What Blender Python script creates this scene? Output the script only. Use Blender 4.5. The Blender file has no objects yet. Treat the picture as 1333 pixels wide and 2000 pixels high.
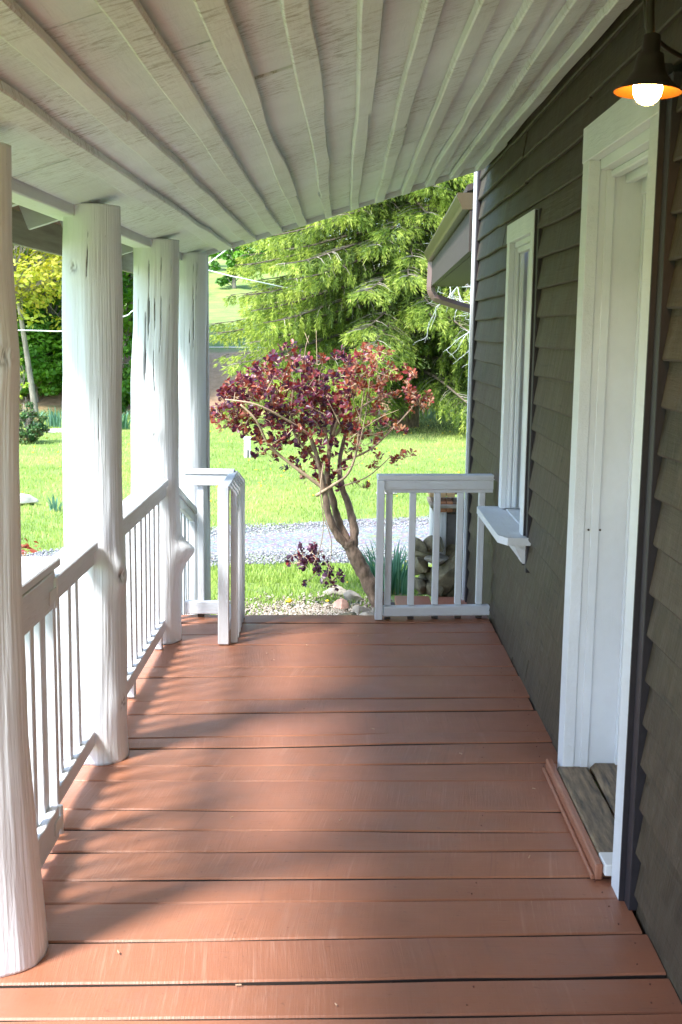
import bpy, math, random
import numpy as np
from mathutils import Vector, Matrix

# ---------------------------------------------------------------- camera, world, sun
S = bpy.context.scene
COL = S.collection
H = 1.6
F_PX, CX, CY = 2350., 666.5, 1000.
VPX, VPY, ROLL = 674., 638., 0.014
_Y = np.array([VPX-CX, -(VPY-CY), -F_PX]); _Y /= np.linalg.norm(_Y)
_u = np.array([math.sin(ROLL), math.cos(ROLL), 0.])
_Z = _u-_Y*(_u@_Y); _Z /= np.linalg.norm(_Z)
_X = np.cross(_Y, _Z)
RC = np.array([_X, _Y, _Z])
cam = bpy.data.cameras.new('camera'); co = bpy.data.objects.new('camera', cam); COL.objects.link(co)
S.camera = co
cam.sensor_fit = 'VERTICAL'; cam.sensor_height = 24; cam.lens = F_PX/2000*24
cam.clip_start = .05; cam.clip_end = 900
m = Matrix([[RC[i][j] for j in range(3)] for i in range(3)]).to_4x4(); m.translation = (0, 0, H)
co.matrix_world = m
cam.dof.use_dof = True; cam.dof.focus_distance = 6.2; cam.dof.aperture_fstop = 9.0

SUN_DIR = Vector((.74, .67, 0)).normalized(); SUN_EL = math.radians(51)
w = bpy.data.worlds.new('World'); S.world = w; w.use_nodes = True
nt = w.node_tree; bg = nt.nodes['Background']
sky = nt.nodes.new('ShaderNodeTexSky'); sky.sky_type = 'NISHITA'; sky.sun_disc = False
sky.sun_elevation = SUN_EL; sky.sun_rotation = math.atan2(-SUN_DIR.x, -SUN_DIR.y)
sky.air_density = 1.0; sky.dust_density = .6
nt.links.new(sky.outputs[0], bg.inputs[0]); bg.inputs[1].default_value = .15
sl = bpy.data.lights.new('sun', 'SUN'); sl.energy = 2.7; sl.angle = math.radians(12); sl.color = (1, .98, .945)
so = bpy.data.objects.new('sun', sl); COL.objects.link(so)
d = Vector((SUN_DIR.x*math.cos(SUN_EL), SUN_DIR.y*math.cos(SUN_EL), -math.sin(SUN_EL)))
so.rotation_euler = d.to_track_quat('-Z', 'Y').to_euler(); so.location = (-6, -5, 9)
S.view_settings.view_transform = 'Standard'; S.view_settings.look = 'None'
S.view_settings.exposure = 2.08; S.view_settings.gamma = 1; S.view_settings.use_curve_mapping = False
try:
    S.cycles.max_bounces = 10; S.cycles.diffuse_bounces = 6
except Exception: pass

def at(x, y, Y):                       # a point at depth Y along the porch axis
    c = RC@np.array([x-CX, -(y-CY), -F_PX]); t = Y/c[1]
    return np.array([c[0]*t, Y, c[2]*t+H])

rng = np.random.default_rng(7); random.seed(7)
U = lambda a, b: float(rng.uniform(a, b))

# ---------------------------------------------------------------- object helpers
def tag(o, label=None, cat=None, group=None, kind=None):
    if label: o['label'] = label
    if cat: o['category'] = cat
    if group: o['group'] = group
    if kind: o['kind'] = kind
    return o
def empty(name, loc=(0, 0, 0), label=None, cat=None, group=None, kind=None):
    o = bpy.data.objects.new(name, None); COL.objects.link(o); o.location = loc
    o.empty_display_size = .1
    return tag(o, label, cat, group, kind)
def link_mesh(name, me, mat, parent=None):
    o = bpy.data.objects.new(name, me); COL.objects.link(o)
    if mat is not None and not me.materials: me.materials.append(mat)
    if parent is not None:
        o.parent = parent; o.matrix_parent_inverse = Matrix.Translation(-Vector(parent.location))
        p = parent.parent
        if p is not None: o.matrix_parent_inverse = Matrix.Identity(4)
    return o
class MB:
    def __init__(s): s.v = []; s.f = []; s.n = 0; s.col = []
    def add(s, v, f):
        s.v.extend([tuple(p) for p in v]); s.f.extend([tuple(i+s.n for i in q) for q in f]); s.n += len(v); return s
    def box(s, x0, x1, y0, y1, z0, z1, c=.003):
        if x0 > x1: x0, x1 = x1, x0
        if y0 > y1: y0, y1 = y1, y0
        if z0 > z1: z0, z1 = z1, z0
        return s.add(*cbox(x0, x1, y0, y1, z0, z1, c))
    def build(s, name, mat, parent=None, smooth=False):
        me = bpy.data.meshes.new(name); me.from_pydata(s.v, [], s.f); me.update()
        if smooth: me.polygons.foreach_set('use_smooth', [True]*len(me.polygons))
        return link_mesh(name, me, mat, parent)
def cbox(x0, x1, y0, y1, z0, z1, c):
    c = min(c, (x1-x0)*.3, (y1-y0)*.3, (z1-z0)*.3)
    X = (x0, x1); Y = (y0, y1); Z = (z0, z1); V = []; idx = {}
    for i in (0, 1):
        for j in (0, 1):
            for k in (0, 1):
                sx = c if i == 0 else -c; sy = c if j == 0 else -c; sz = c if k == 0 else -c
                idx[i, j, k, 0] = len(V); V.append((X[i], Y[j]+sy, Z[k]+sz))
                idx[i, j, k, 1] = len(V); V.append((X[i]+sx, Y[j], Z[k]+sz))
                idx[i, j, k, 2] = len(V); V.append((X[i]+sx, Y[j]+sy, Z[k]))
    Fs = []
    for a in (0, 1):
        Fs.append([idx[a, j, k, 0] for j, k in ((0, 0), (1, 0), (1, 1), (0, 1))][::1 if a else -1])
        Fs.append([idx[i, a, k, 1] for i, k in ((0, 0), (1, 0), (1, 1), (0, 1))][::-1 if a else 1])
        Fs.append([idx[i, j, a, 2] for i, j in ((0, 0), (1, 0), (1, 1), (0, 1))][::1 if a else -1])
    for a in (0, 1):
        for b in (0, 1):
            Fs.append([idx[0, a, b, 1], idx[1, a, b, 1], idx[1, a, b, 2], idx[0, a, b, 2]])
            Fs.append([idx[a, 0, b, 0], idx[a, 1, b, 0], idx[a, 1, b, 2], idx[a, 0, b, 2]])
            Fs.append([idx[a, b, 0, 0], idx[a, b, 1, 0], idx[a, b, 1, 1], idx[a, b, 0, 1]])
            for k in (0, 1): Fs.append([idx[a, b, k, 0], idx[a, b, k, 1], idx[a, b, k, 2]])
    return V, Fs
def npmesh(name, V, Fc, mat, parent=None, smooth=False, attrs=None):   # V (n,3), Fc (m,k) numpy
    me = bpy.data.meshes.new(name); V = np.asarray(V, np.float32); Fc = np.asarray(Fc, np.int32)
    me.vertices.add(len(V)); me.vertices.foreach_set('co', V.ravel())
    k = Fc.shape[1]; me.loops.add(Fc.size); me.polygons.add(len(Fc))
    me.loops.foreach_set('vertex_index', Fc.ravel())
    me.polygons.foreach_set('loop_start', np.arange(len(Fc), dtype=np.int32)*k)
    if smooth: me.polygons.foreach_set('use_smooth', np.ones(len(Fc), bool))
    if attrs:
        for an, av in attrs.items():
            a = me.attributes.new(an, 'FLOAT', 'POINT'); a.data.foreach_set('value', np.asarray(av, np.float32))
    me.update(calc_edges=True); me.validate(clean_customdata=False)
    return link_mesh(name, me, mat, parent)
def lattice(seed, n=64):
    g = np.random.default_rng(seed).uniform(-1, 1, (n, n)); return g
def vnoise(u, v, seed=0, n=64):
    g = lattice(seed, n); u = np.asarray(u, float); v = np.asarray(v, float)
    iu = np.floor(u).astype(int); iv = np.floor(v).astype(int); fu = u-iu; fv = v-iv
    fu = fu*fu*(3-2*fu); fv = fv*fv*(3-2*fv)
    a = g[iu % n, iv % n]; b = g[(iu+1) % n, iv % n]; c = g[iu % n, (iv+1) % n]; e = g[(iu+1) % n, (iv+1) % n]
    return (a*(1-fu)+b*fu)*(1-fv)+(c*(1-fu)+e*fu)*fv
def wav(seed, amp, freq):              # wavy 1-D function
    def f(t): return amp*float(vnoise(t*freq, 3.3, seed)+.5*vnoise(t*freq*2.7, 9.1, seed+1))
    return f
zero = lambda t: 0.
def board(p0, p1, wdir, w, t, n=12, el=zero, er=zero, tz=zero, c=.003, tdir=None, endcut=0.):
    """board from p0 to p1; wdir = width direction; el / er move the two long edges, tz the height"""
    p0 = np.array(p0, float); p1 = np.array(p1, float); a = p1-p0; L = np.linalg.norm(a); a /= L
    wd = np.array(wdir, float); wd -= a*(wd@a); wd /= np.linalg.norm(wd)
    td = np.cross(a, wd) if tdir is None else np.array(tdir, float)
    V = []; Fs = []
    for i in range(n+1):
        s = L*i/n; P = p0+a*s; l = -w/2+el(s); r = w/2+er(s); h = tz(s); b, e = -t/2+h, t/2+h
        for x, z in ((l+c, b), (r-c, b), (r, b+c), (r, e-c), (r-c, e), (l+c, e), (l, e-c), (l, b+c)):
            V.append(P+wd*x+td*z+a*(endcut*x if i == n else 0))
    for i in range(n):
        for k in range(8):
            Fs.append((i*8+k, i*8+(k+1) % 8, (i+1)*8+(k+1) % 8, (i+1)*8+k))
    Fs.append(tuple(range(7, -1, -1))); Fs.append(tuple(n*8+k for k in range(8)))
    return V, Fs
def tube(pts, rad, ns=7, cap=True):
    pts = [np.array(p, float) for p in pts]; V = []; Fs = []; n = len(pts); prev = None
    for i, p in enumerate(pts):
        d_ = pts[min(i+1, n-1)]-pts[max(i-1, 0)]; d_ = d_/(np.linalg.norm(d_)+1e-9)
        if prev is None:
            ref = np.array([0, 0, 1.]) if abs(d_[2]) < .9 else np.array([1., 0, 0]); u = np.cross(d_, ref)
        else: u = prev-d_*(prev@d_)
        u /= np.linalg.norm(u)+1e-9; v = np.cross(d_, u); prev = u
        r = rad[i] if hasattr(rad, '__len__') else rad
        for k in range(ns):
            q = 2*math.pi*k/ns; V.append(p+(u*math.cos(q)+v*math.sin(q))*r)
    for i in range(n-1):
        for k in range(ns): Fs.append((i*ns+k, i*ns+(k+1) % ns, (i+1)*ns+(k+1) % ns, (i+1)*ns+k))
    if cap: Fs.append(tuple(range(ns-1, -1, -1))); Fs.append(tuple((n-1)*ns+k for k in range(ns)))
    return V, Fs
def smoothpath(pts, k=5):
    P = np.array(pts, float); out = []
    for i in range(len(P)-1):
        a = P[max(i-1, 0)]; b = P[i]; c = P[i+1]; e = P[min(i+2, len(P)-1)]
        for j in range(k):
            t = j/k; out.append(.5*((2*b)+(-a+c)*t+(2*a-5*b+4*c-e)*t*t+(-a+3*b-3*c+e)*t**3))
    out.append(P[-1]); return out

# ---------------------------------------------------------------- materials
class NT:
    def __init__(s, name):
        s.m = bpy.data.materials.new(name); s.m.use_nodes = True; s.t = s.m.node_tree
        s.b = s.t.nodes['Principled BSDF']; s.out = s.t.nodes['Material Output']
    def n(s, ty, **kw):
        o = s.t.nodes.new(ty)
        for k, v in kw.items():
            if k in o.bl_rna.properties and k not in ('inputs',): setattr(o, k, v)
            else: o.inputs[k].default_value = v
        return o
    def l(s, a, b): s.t.links.new(a, b)
    def coords(s, scale=(1, 1, 1), rnd=10., rot=None):
        tc = s.n('ShaderNodeTexCoord'); mp = s.n('ShaderNodeMapping'); mp.inputs['Scale'].default_value = scale
        s.l(tc.outputs['Object'], mp.inputs['Vector'])
        oi = s.n('ShaderNodeObjectInfo'); mu = s.n('ShaderNodeMath', operation='MULTIPLY'); mu.inputs[1].default_value = rnd
        s.l(oi.outputs['Random'], mu.inputs[0]); s.l(mu.outputs[0], mp.inputs['Location'])
        return mp.outputs['Vector'], oi.outputs['Random']
    def noise(s, vec, scale=5., detail=5., rough=.6, dist=0.):
        o = s.n('ShaderNodeTexNoise'); o.inputs['Scale'].default_value = scale; o.inputs['Detail'].default_value = detail
        o.inputs['Roughness'].default_value = rough; o.inputs['Distortion'].default_value = dist
        if vec is not None: s.l(vec, o.inputs['Vector'])
        return o.outputs['Fac']
    def ramp(s, fac, stops):
        o = s.n('ShaderNodeValToRGB'); e = o.color_ramp.elements
        while len(e) < len(stops): e.new(.5)
        for q, (p, c) in zip(e, stops):
            q.position = p; q.color = (*c, 1) if len(c) == 3 else c
        s.l(fac, o.inputs[0]); return o.outputs[0]
    def mix(s, fac, a, b, mode='MIX'):
        o = s.n('ShaderNodeMix', data_type='RGBA', blend_type=mode)
        for i, v in ((0, fac), (6, a), (7, b)):
            if hasattr(v, 'links'): s.l(v, o.inputs[i])
            else: o.inputs[i].default_value = v if i == 0 else (*v, 1)
        return o.outputs[2]
    def math(s, op, a, b=0., c=0.):
        o = s.n('ShaderNodeMath', operation=op)
        for i, v in enumerate((a, b, c)):
            if hasattr(v, 'links'): s.l(v, o.inputs[i])
            else: o.inputs[i].default_value = v
        return o.outputs[0]
    def bump(s, h, strength=.4, dist=.01, prev=None):
        o = s.n('ShaderNodeBump'); o.inputs['Strength'].default_value = strength; o.inputs['Distance'].default_value = dist
        s.l(h, o.inputs['Height'])
        if prev is not None: s.l(prev, o.inputs['Normal'])
        return o.outputs[0]
    def fin(s, col=None, rough=None, normal=None, spec=None):
        if col is not None: (s.l(col, s.b.inputs['Base Color']) if hasattr(col, 'links') else s.b.inputs['Base Color'].__setattr__('default_value', (*col, 1)))
        if rough is not None: (s.l(rough, s.b.inputs['Roughness']) if hasattr(rough, 'links') else s.b.inputs['Roughness'].__setattr__('default_value', rough))
        if normal is not None: s.l(normal, s.b.inputs['Normal'])
        if spec is not None: s.b.inputs['Specular IOR Level'].default_value = spec
        return s.m
def gs(axis, a, b): return tuple(a if i == axis else b for i in range(3))

def white_paint(name, axis, dirt=.35, grain=.35, base=(.74, .765, .81)):
    k = NT(name); v, r = k.coords(gs(axis, .7, 9)); g = k.noise(v, 9, 8, .65, .6)
    v2, _ = k.coords((1, 1, 1)); sm = k.noise(v2, 2.2, 6, .65); fine = k.noise(v2, 60, 3, .5)
    c = k.ramp(sm, [(.30, tuple(x*.86 for x in base)), (.62, base)])
    dk = k.ramp(g, [(.30, (1, 1, 1)), (.42, (0, 0, 0))])
    c = k.mix(k.math('MULTIPLY', dk, dirt), c, (.42, .36, .30))
    c = k.mix(k.math('MULTIPLY', r, .10), c, (.60, .58, .54))
    nb = k.bump(fine, .12, .002, k.bump(g, grain, .006))
    return k.fin(c, .48, nb)
def ceiling_paint():
    k = NT('old_white_ceiling_paint'); v, r = k.coords((9, .8, 9)); g = k.noise(v, 8, 8, .65, .8)
    v2, _ = k.coords((3, 14, 3)); cr = k.noise(v2, 5, 8, .7, 1.2)        # cross-grain mildew streaks
    v3, _ = k.coords((1, 1, 1)); big = k.noise(v3, 1.1, 4, .6); fine = k.noise(v3, 45, 4, .6)
    c = k.ramp(k.noise(v3, 3, 5, .6), [(.3, (.69, .73, .785)), (.65, (.78, .825, .885))])
    m1 = k.ramp(cr, [(.50, (0, 0, 0)), (.62, (1, 1, 1))]); m2 = k.ramp(big, [(.46, (0, 0, 0)), (.58, (1, 1, 1))])
    mk = k.math('MULTIPLY', m1, m2)
    c = k.mix(k.math('MULTIPLY', mk, .72), c, (.22, .20, .17))
    c = k.mix(k.math('MULTIPLY', r, .16), c, (.52, .50, .48))
    nb = k.bump(fine, .25, .003, k.bump(cr, .18, .004, k.bump(g, .3, .006)))
    return k.fin(c, .5, nb)
def deck_paint(name='terracotta_deck_paint', tint=(.345, .140, .077)):
    k = NT(name); v2, r = k.coords((1, 1, 1), 30)
    # saw kerfs run across each plank, slightly curved, every plank at an angle of its own
    tc = k.n('ShaderNodeTexCoord'); sp = k.n('ShaderNodeSeparateXYZ'); k.l(tc.outputs['Object'], sp.inputs[0])
    ang = k.math('MULTIPLY', k.math('SUBTRACT', r, .5), .35)
    xx = k.math('ADD', sp.outputs[0], k.math('MULTIPLY', sp.outputs[1], ang))
    xx = k.math('ADD', xx, k.math('MULTIPLY', r, 37))
    cb = k.n('ShaderNodeCombineXYZ'); k.l(k.math('MULTIPLY', xx, 1.), cb.inputs[0])
    k.l(k.math('MULTIPLY', sp.outputs[1], .03), cb.inputs[1])
    kerf = k.noise(cb.outputs[0], 130, 3, .75); kbig = k.noise(cb.outputs[0], 26, 3, .7)
    v3, _ = k.coords((.6, 11, 8)); gr = k.noise(v3, 7, 8, .65, .7)
    patch = k.noise(v2, 1.7, 4, .6)
    pm = k.ramp(patch, [(.44, (0, 0, 0)), (.58, (1, 1, 1))])
    c = k.ramp(k.noise(v2, 5, 6, .6), [(.3, tuple(x*.86 for x in tint)), (.7, tuple(x*1.08 for x in tint))])
    kl = k.ramp(kerf, [(.55, (0, 0, 0)), (.74, (1, 1, 1))]); kl2 = k.ramp(kbig, [(.60, (0, 0, 0)), (.70, (1, 1, 1))])
    km = k.math('MULTIPLY', k.math('MAXIMUM', kl, kl2), k.math('ADD', k.math('MULTIPLY', pm, .85), .15))
    c = k.mix(k.math('MULTIPLY', km, .55), c, (.50, .27, .19))
    kd = k.ramp(kbig, [(.30, (1, 1, 1)), (.38, (0, 0, 0))]); c = k.mix(k.math('MULTIPLY', kd, .35), c, (.20, .075, .045))
    dk = k.ramp(gr, [(.29, (1, 1, 1)), (.35, (0, 0, 0))])
    c = k.mix(k.math('MULTIPLY', dk, .7), c, (.13, .045, .03))
    wear = k.ramp(k.noise(v2, 2.6, 7, .72), [(.52, (0, 0, 0)), (.66, (1, 1, 1))]); c = k.mix(k.math('MULTIPLY', wear, .38), c, (.26, .145, .105))
    spk = k.ramp(k.noise(v2, 55, 2, .5), [(.25, (1, 1, 1)), (.29, (0, 0, 0))])
    c = k.mix(k.math('MULTIPLY', spk, .5), c, (.15, .06, .04))
    c = k.mix(k.math('MULTIPLY', r, .22), c, (.30, .115, .075))
    hk = k.math('ADD', k.math('MULTIPLY', kerf, k.math('ADD', pm, .25)), k.math('MULTIPLY', kbig, .5))
    nb = k.bump(gr, .25, .004, k.bump(hk, .38, .003))
    ro = k.math('ADD', k.math('MULTIPLY', k.noise(v2, 8, 4, .6), .22), .30)
    return k.fin(c, ro, nb, .5)
def siding_stain():
    k = NT('dark_olive_brown_stain'); v, r = k.coords((1, 2.2, 60)); g = k.noise(v, 1, 7, .7, .5)
    v2, _ = k.coords((1, 17, 4)); saw = k.noise(v2, 1, 5, .65, .3); v3, _ = k.coords((1, 1, 1)); bl = k.noise(v3, 3.2, 8, .72)
    v5, _ = k.coords((1, 5, 20)); st = k.noise(v5, 1, 7, .72, .8)
    c = k.ramp(bl, [(.36, (.022, .016, .009)), (.64, (.066, .049, .029))])
    c = k.mix(k.math('MULTIPLY', r, .65), c, (.074, .052, .034))
    c = k.mix(k.math('MULTIPLY', k.ramp(saw, [(.50, (0, 0, 0)), (.68, (1, 1, 1))]), .30), c, (.125, .10, .072))
    c = k.mix(k.math('MULTIPLY', k.ramp(saw, [(.30, (1, 1, 1)), (.42, (0, 0, 0))]), .30), c, (.026, .020, .014))
    c = k.mix(k.math('MULTIPLY', k.ramp(g, [(.30, (1, 1, 1)), (.40, (0, 0, 0))]), .7), c, (.016, .013, .010))
    c = k.mix(k.math('MULTIPLY', k.ramp(st, [(.60, (0, 0, 0)), (.67, (1, 1, 1))]), .75), c, (.012, .010, .008))
    v6, _ = k.coords((1, 9, 30)); sc = k.ramp(k.noise(v6, 1.7, 6, .8), [(.66, (0, 0, 0)), (.72, (1, 1, 1))]); c = k.mix(k.math('MULTIPLY', sc, .5), c, (.22, .19, .15))
    nb = k.bump(saw, .5, .012, k.bump(g, .6, .006)); ro = k.math('ADD', k.math('MULTIPLY', bl, .4), .36)
    return k.fin(c, ro, nb, .3)
def log_paint():
    k = NT('white_painted_log'); at_ = k.n('ShaderNodeAttribute', attribute_name='crack')
    v, r = k.coords((26, 26, 1.6)); g = k.noise(v, 6, 9, .6, .5); v3, _ = k.coords((1, 1, 1)); bl = k.noise(v3, 4, 5, .6)
    c = k.ramp(bl, [(.3, (.70, .715, .745)), (.65, (.77, .79, .83))])
    dk = k.ramp(g, [(.27, (1, 1, 1)), (.35, (0, 0, 0))]); c = k.mix(k.math('MULTIPLY', dk, .10), c, (.38, .36, .34))
    sp = k.ramp(k.noise(v3, 38, 3, .6), [(.24, (1, 1, 1)), (.27, (0, 0, 0))]); c = k.mix(k.math('MULTIPLY', sp, .4), c, (.3, .26, .22))
    c = k.mix(at_.outputs['Fac'], c, (.028, .022, .018))
    nb = k.bump(g, .3, .006); return k.fin(c, .5, nb)
def plain(name, col, rough=.6, var=.15, scale=8, bump=.2, metal=0., stretch=(1, 1, 1), spec=.5):
    k = NT(name); v, r = k.coords(stretch); n = k.noise(v, scale, 6, .65)
    c = k.ramp(n, [(.3, tuple(x*(1-var) for x in col)), (.7, tuple(min(x*(1+var), 1) for x in col))])
    k.b.inputs['Metallic'].default_value = metal
    return k.fin(c, rough, k.bump(n, bump, .01), spec)
def leafmat(name, cols, rough=.5, trans=.35, attr='tint', spec=.35, tcol=None):
    """cols: ramp over the per-leaf value stored on the mesh (new growth to old leaf)"""
    k = NT(name); a = k.n('ShaderNodeAttribute', attribute_name=attr)
    c = k.ramp(a.outputs['Fac'], cols); k.fin(c, rough, None, spec)
    tr = k.n('ShaderNodeBsdfTranslucent'); hs = k.n('ShaderNodeHueSaturation'); hs.inputs['Value'].default_value = 1.3
    hs.inputs['Saturation'].default_value = 1.1
    k.l(c, hs.inputs['Color']); k.l(hs.outputs[0], tr.inputs['Color'])
    mx = k.n('ShaderNodeMixShader'); mx.inputs[0].default_value = trans
    k.l(k.b.outputs[0], mx.inputs[1]); k.l(tr.outputs[0], mx.inputs[2]); k.l(mx.outputs[0], k.out.inputs[0])
    return k.m
def rampcols(*c): return [(i/(len(c)-1), q) for i, q in enumerate(c)]
WX, WY, WZ = white_paint('white_trim_paint_x', 0), white_paint('white_trim_paint_y', 1), white_paint('white_trim_paint_z', 2)
WTRIM = white_paint('rough_white_casing_paint', 1, .08, .5)
JAMB = white_paint('smooth_white_jamb_paint', 2, .05, .12)
CEIL = ceiling_paint(); DECK = deck_paint(); STEP = deck_paint('terracotta_step_paint', (.40, .155, .095))
SID = siding_stain(); LOG = log_paint()
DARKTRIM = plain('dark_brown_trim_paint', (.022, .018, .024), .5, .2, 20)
BROWNPLY = plain('brown_roof_sheathing', (.17, .105, .05), .8, .25, 6, stretch=(1, .3, 1))
GREYBOARD = white_paint('grey_white_rafter_paint', 0, .25, .25, (.55, .56, .60))
EAVEWOOD = plain('weathered_eave_board', (.30, .29, .20), .7, .35, 7, stretch=(1, .2, 4))
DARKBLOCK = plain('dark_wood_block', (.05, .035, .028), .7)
SILLWOOD = plain('bare_sill_wood', (.15, .105, .060), .55, .9, 12, .6, stretch=(5, .6, 5))
GUTTER = plain('bronze_brown_gutter', (.085, .065, .035), .3, .12, 3, .05)
DOWN = plain('brown_downspout_metal', (.15, .095, .085), .3, .1, 3, .05)
WINGBOARD = plain('weathered_pinkish_brown_board', (.045, .034, .028), .7, .3, 8, .3, stretch=(6, 6, .8))
STONE = plain('mossy_field_stone', (.17, .145, .085), .85, .75, 11, 1.2)
STONEP = plain('pale_field_stone', (.30, .265, .215), .85, .45, 9, .8)
STUCCO = plain('grey_stucco_block', (.13, .12, .115), .85, .35, 7, .5)
BRICK = plain('orange_clay_brick', (.34, .15, .07), .8, .25, 18, .5)
BRICKD = plain('dark_clay_brick', (.13, .08, .05), .8, .25, 18, .5)
BRICKP = plain('pink_clay_brick', (.50, .30, .24), .8, .2, 18, .5)
PALEWOOD = plain('pale_bleached_board', (.55, .56, .58), .7, .2, 10, .3, stretch=(6, 6, .6))
CAPWOOD = plain('golden_weathered_cap_board', (.52, .34, .17), .7, .3, 10, .4, stretch=(.6, 5, 5))
BARK = plain('rough_brown_bark', (.24, .165, .12), .9, .65, 28, 1., stretch=(1, 1, .35))
BARKG = plain('grey_tree_bark', (.25, .22, .18), .9, .5, 14, .9, stretch=(1, 1, .3))
TWIG = plain('pale_tan_twig', (.46, .33, .22), .7, .25, 20)
DEADTWIG = plain('grey_dead_twig', (.30, .26, .21), .8, .3, 10)
LICHEN = plain('white_bleached_branch', (.50, .51, .49), .8, .2, 14, .4)
WIRE = plain('pale_service_wire', (.70, .73, .76), .5, .05)
IRON = plain('dark_bronze_iron', (.030, .022, .014), .5, .2, 12, .15)
BRASS = plain('orange_enamel_inside', (.029, .0130, .0020), .6, .1, 10, .1, spec=.03)
METALW = plain('white_painted_hardware', (.72, .72, .72), .4, .05)
CONC = plain('grey_white_concrete_rock', (.48, .45, .42), .9, .3, 7, .6)

# ================================================================= GROUND
def ground_h(x, y):
    x = np.asarray(x, float); y = np.asarray(y, float)
    h = -.40+.03*vnoise(x*.25, y*.25, 40)
    t = np.clip((y-27.-.15*(x+4)*0)/6., 0, 1); left = np.clip((3.-x)/4., 0, 1)
    h = h+(t*t*(3-2*t))*(.9*left+.2)
    h = h+np.clip(y-32, 0, 60)*.075*(.55+.45*left)
    h = h+.5*np.clip(np.hypot(x, y)-60, 0, 500)*.10
    return h
def nonuni(a, b, fine0, fine1, nf, nc):
    return np.unique(np.concatenate([np.linspace(a, fine0, nc), np.linspace(fine0, fine1, nf), np.linspace(fine1, b, nc)]))
gx = nonuni(-300, 300, -14, 10, 97, 24); gy = nonuni(-120, 420, 0, 60, 181, 24)
GX, GY = np.meshgrid(gx, gy, indexing='ij'); GZ = ground_h(GX, GY)
nxx, nyy = GX.shape; I = np.arange(nxx*nyy).reshape(nxx, nyy)
Q = np.stack([I[:-1, :-1], I[1:, :-1], I[1:, 1:], I[:-1, 1:]], -1).reshape(-1, 4)
k = NT('lawn_ground'); v, r = k.coords((1, 1, 1), 0)
c = k.ramp(k.noise(v, 2.2, 8, .7), [(.3, (.13, .21, .045)), (.55, (.21, .31, .065)), (.75, (.32, .38, .11))])
c = k.mix(k.ramp(k.noise(v, .5, 4, .6), [(.5, (0, 0, 0)), (.7, (.6, .6, .6))]), c, (.33, .36, .08))
sp = k.n('ShaderNodeSeparateXYZ'); tc = k.n('ShaderNodeTexCoord'); k.l(tc.outputs['Object'], sp.inputs[0])
nn = k.math('MULTIPLY', k.noise(v, .7, 6, .7), 4.0)
yy = k.math('ADD', sp.outputs[1], nn)
bank = k.math('MULTIPLY', k.ramp(k.math('DIVIDE', k.math('SUBTRACT', yy, 29.), 1.2), [(0, (0, 0, 0)), (1, (1, 1, 1))]),
              k.ramp(k.math('DIVIDE', k.math('SUBTRACT', 37., yy), 1.5), [(0, (0, 0, 0)), (1, (1, 1, 1))]))
c = k.mix(bank, c, k.ramp(k.noise(v, 5, 8, .8), [(.3, (.44, .25, .12)), (.7, (.72, .45, .27))]))
LAWN = k.fin(c, .9, k.bump(k.noise(v, 25, 6, .8), .8, .03))
npmesh('ground', np.stack([GX, GY, GZ], -1).reshape(-1, 3), Q, LAWN, None, True)
bpy.data.objects['ground']['kind'] = 'structure'

# gravel drive: slants a little, nearer on the left
def drive(x): return float(np.interp(x, [-14, -4, -2.3, -.8, 1, 12], [2., 7.8, 9.2, 9.95, 10.1, 10.6])), float(np.interp(x, [-14, -4, -2.4, -1.2, 0, 1, 12], [4.2, 9.3, 10.7, 12.0, 12.4, 12.7, 14]))
k = NT('grey_gravel'); v, r = k.coords((1, 1, 1), 0)
vo = k.n('ShaderNodeTexVoronoi'); vo.inputs['Scale'].default_value = 28; k.l(v, vo.inputs['Vector'])
c = k.mix(.75, k.ramp(k.noise(v, 40, 4, .7), [(.3, (.18, .184, .195)), (.7, (.38, .385, .40))]), vo.outputs['Color'], 'MULTIPLY')
c = k.mix(.4, c, (.25, .255, .265))
c = k.mix(k.ramp(k.noise(v, 1.3, 5, .7), [(.56, (0, 0, 0)), (.68, (.8, .8, .8))]), c, (.24, .32, .08))
GRAV = k.fin(c, .9, k.bump(vo.outputs['Distance'], .8, .02))
xs = np.linspace(-14, 12, 150); ys = np.linspace(0, 1, 15); V = []
for x in xs:
    a, b = drive(x); a += .18*float(vnoise(x*1.1, 0, 5)); b += .2*float(vnoise(x*.9, 4, 6))
    for t in ys:
        y = a+(b-a)*t; V.append((x, y, float(ground_h(x, y))+.004+.022*math.sin(math.pi*min(max(t, 0), 1))))
I = np.arange(len(V)).reshape(len(xs), len(ys)); Q = np.stack([I[:-1, :-1], I[1:, :-1], I[1:, 1:], I[:-1, 1:]], -1).reshape(-1, 4)
npmesh('gravel_drive', V, Q, GRAV, None, True)['kind'] = 'structure'
# loose stones (nobody could count them)
OCT = np.array([(1, 0, 0), (-1, 0, 0), (0, 1, 0), (0, -1, 0), (0, 0, 1), (0, 0, -1)], float)
OCF = np.array([(0, 2, 4), (2, 1, 4), (1, 3, 4), (3, 0, 4), (2, 0, 5), (1, 2, 5), (3, 1, 5), (0, 3, 5)])
def pebbles(name, P, size, mat, label, cat='gravel'):
    n = len(P); sc = rng.uniform(.5, 1.5, (n, 1, 3))*size*rng.uniform(.5, 1.3, (n, 1, 1)); a = rng.uniform(0, 6.28, n)
    o = OCT[None]*sc; ca, sa = np.cos(a)[:, None], np.sin(a)[:, None]
    X = o[..., 0]*ca-o[..., 1]*sa; Y = o[..., 0]*sa+o[..., 1]*ca
    V = np.stack([X, Y, o[..., 2]*.6], -1)+P[:, None, :]
    Fc = (OCF[None]+(np.arange(n)*6)[:, None, None]).reshape(-1, 3)
    ob = npmesh(name, V.reshape(-1, 3), Fc, mat, None, False, {'tint': np.repeat(rng.uniform(0, 1, n), 6)})
    tag(ob, label, cat, kind='stuff'); return ob
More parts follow.
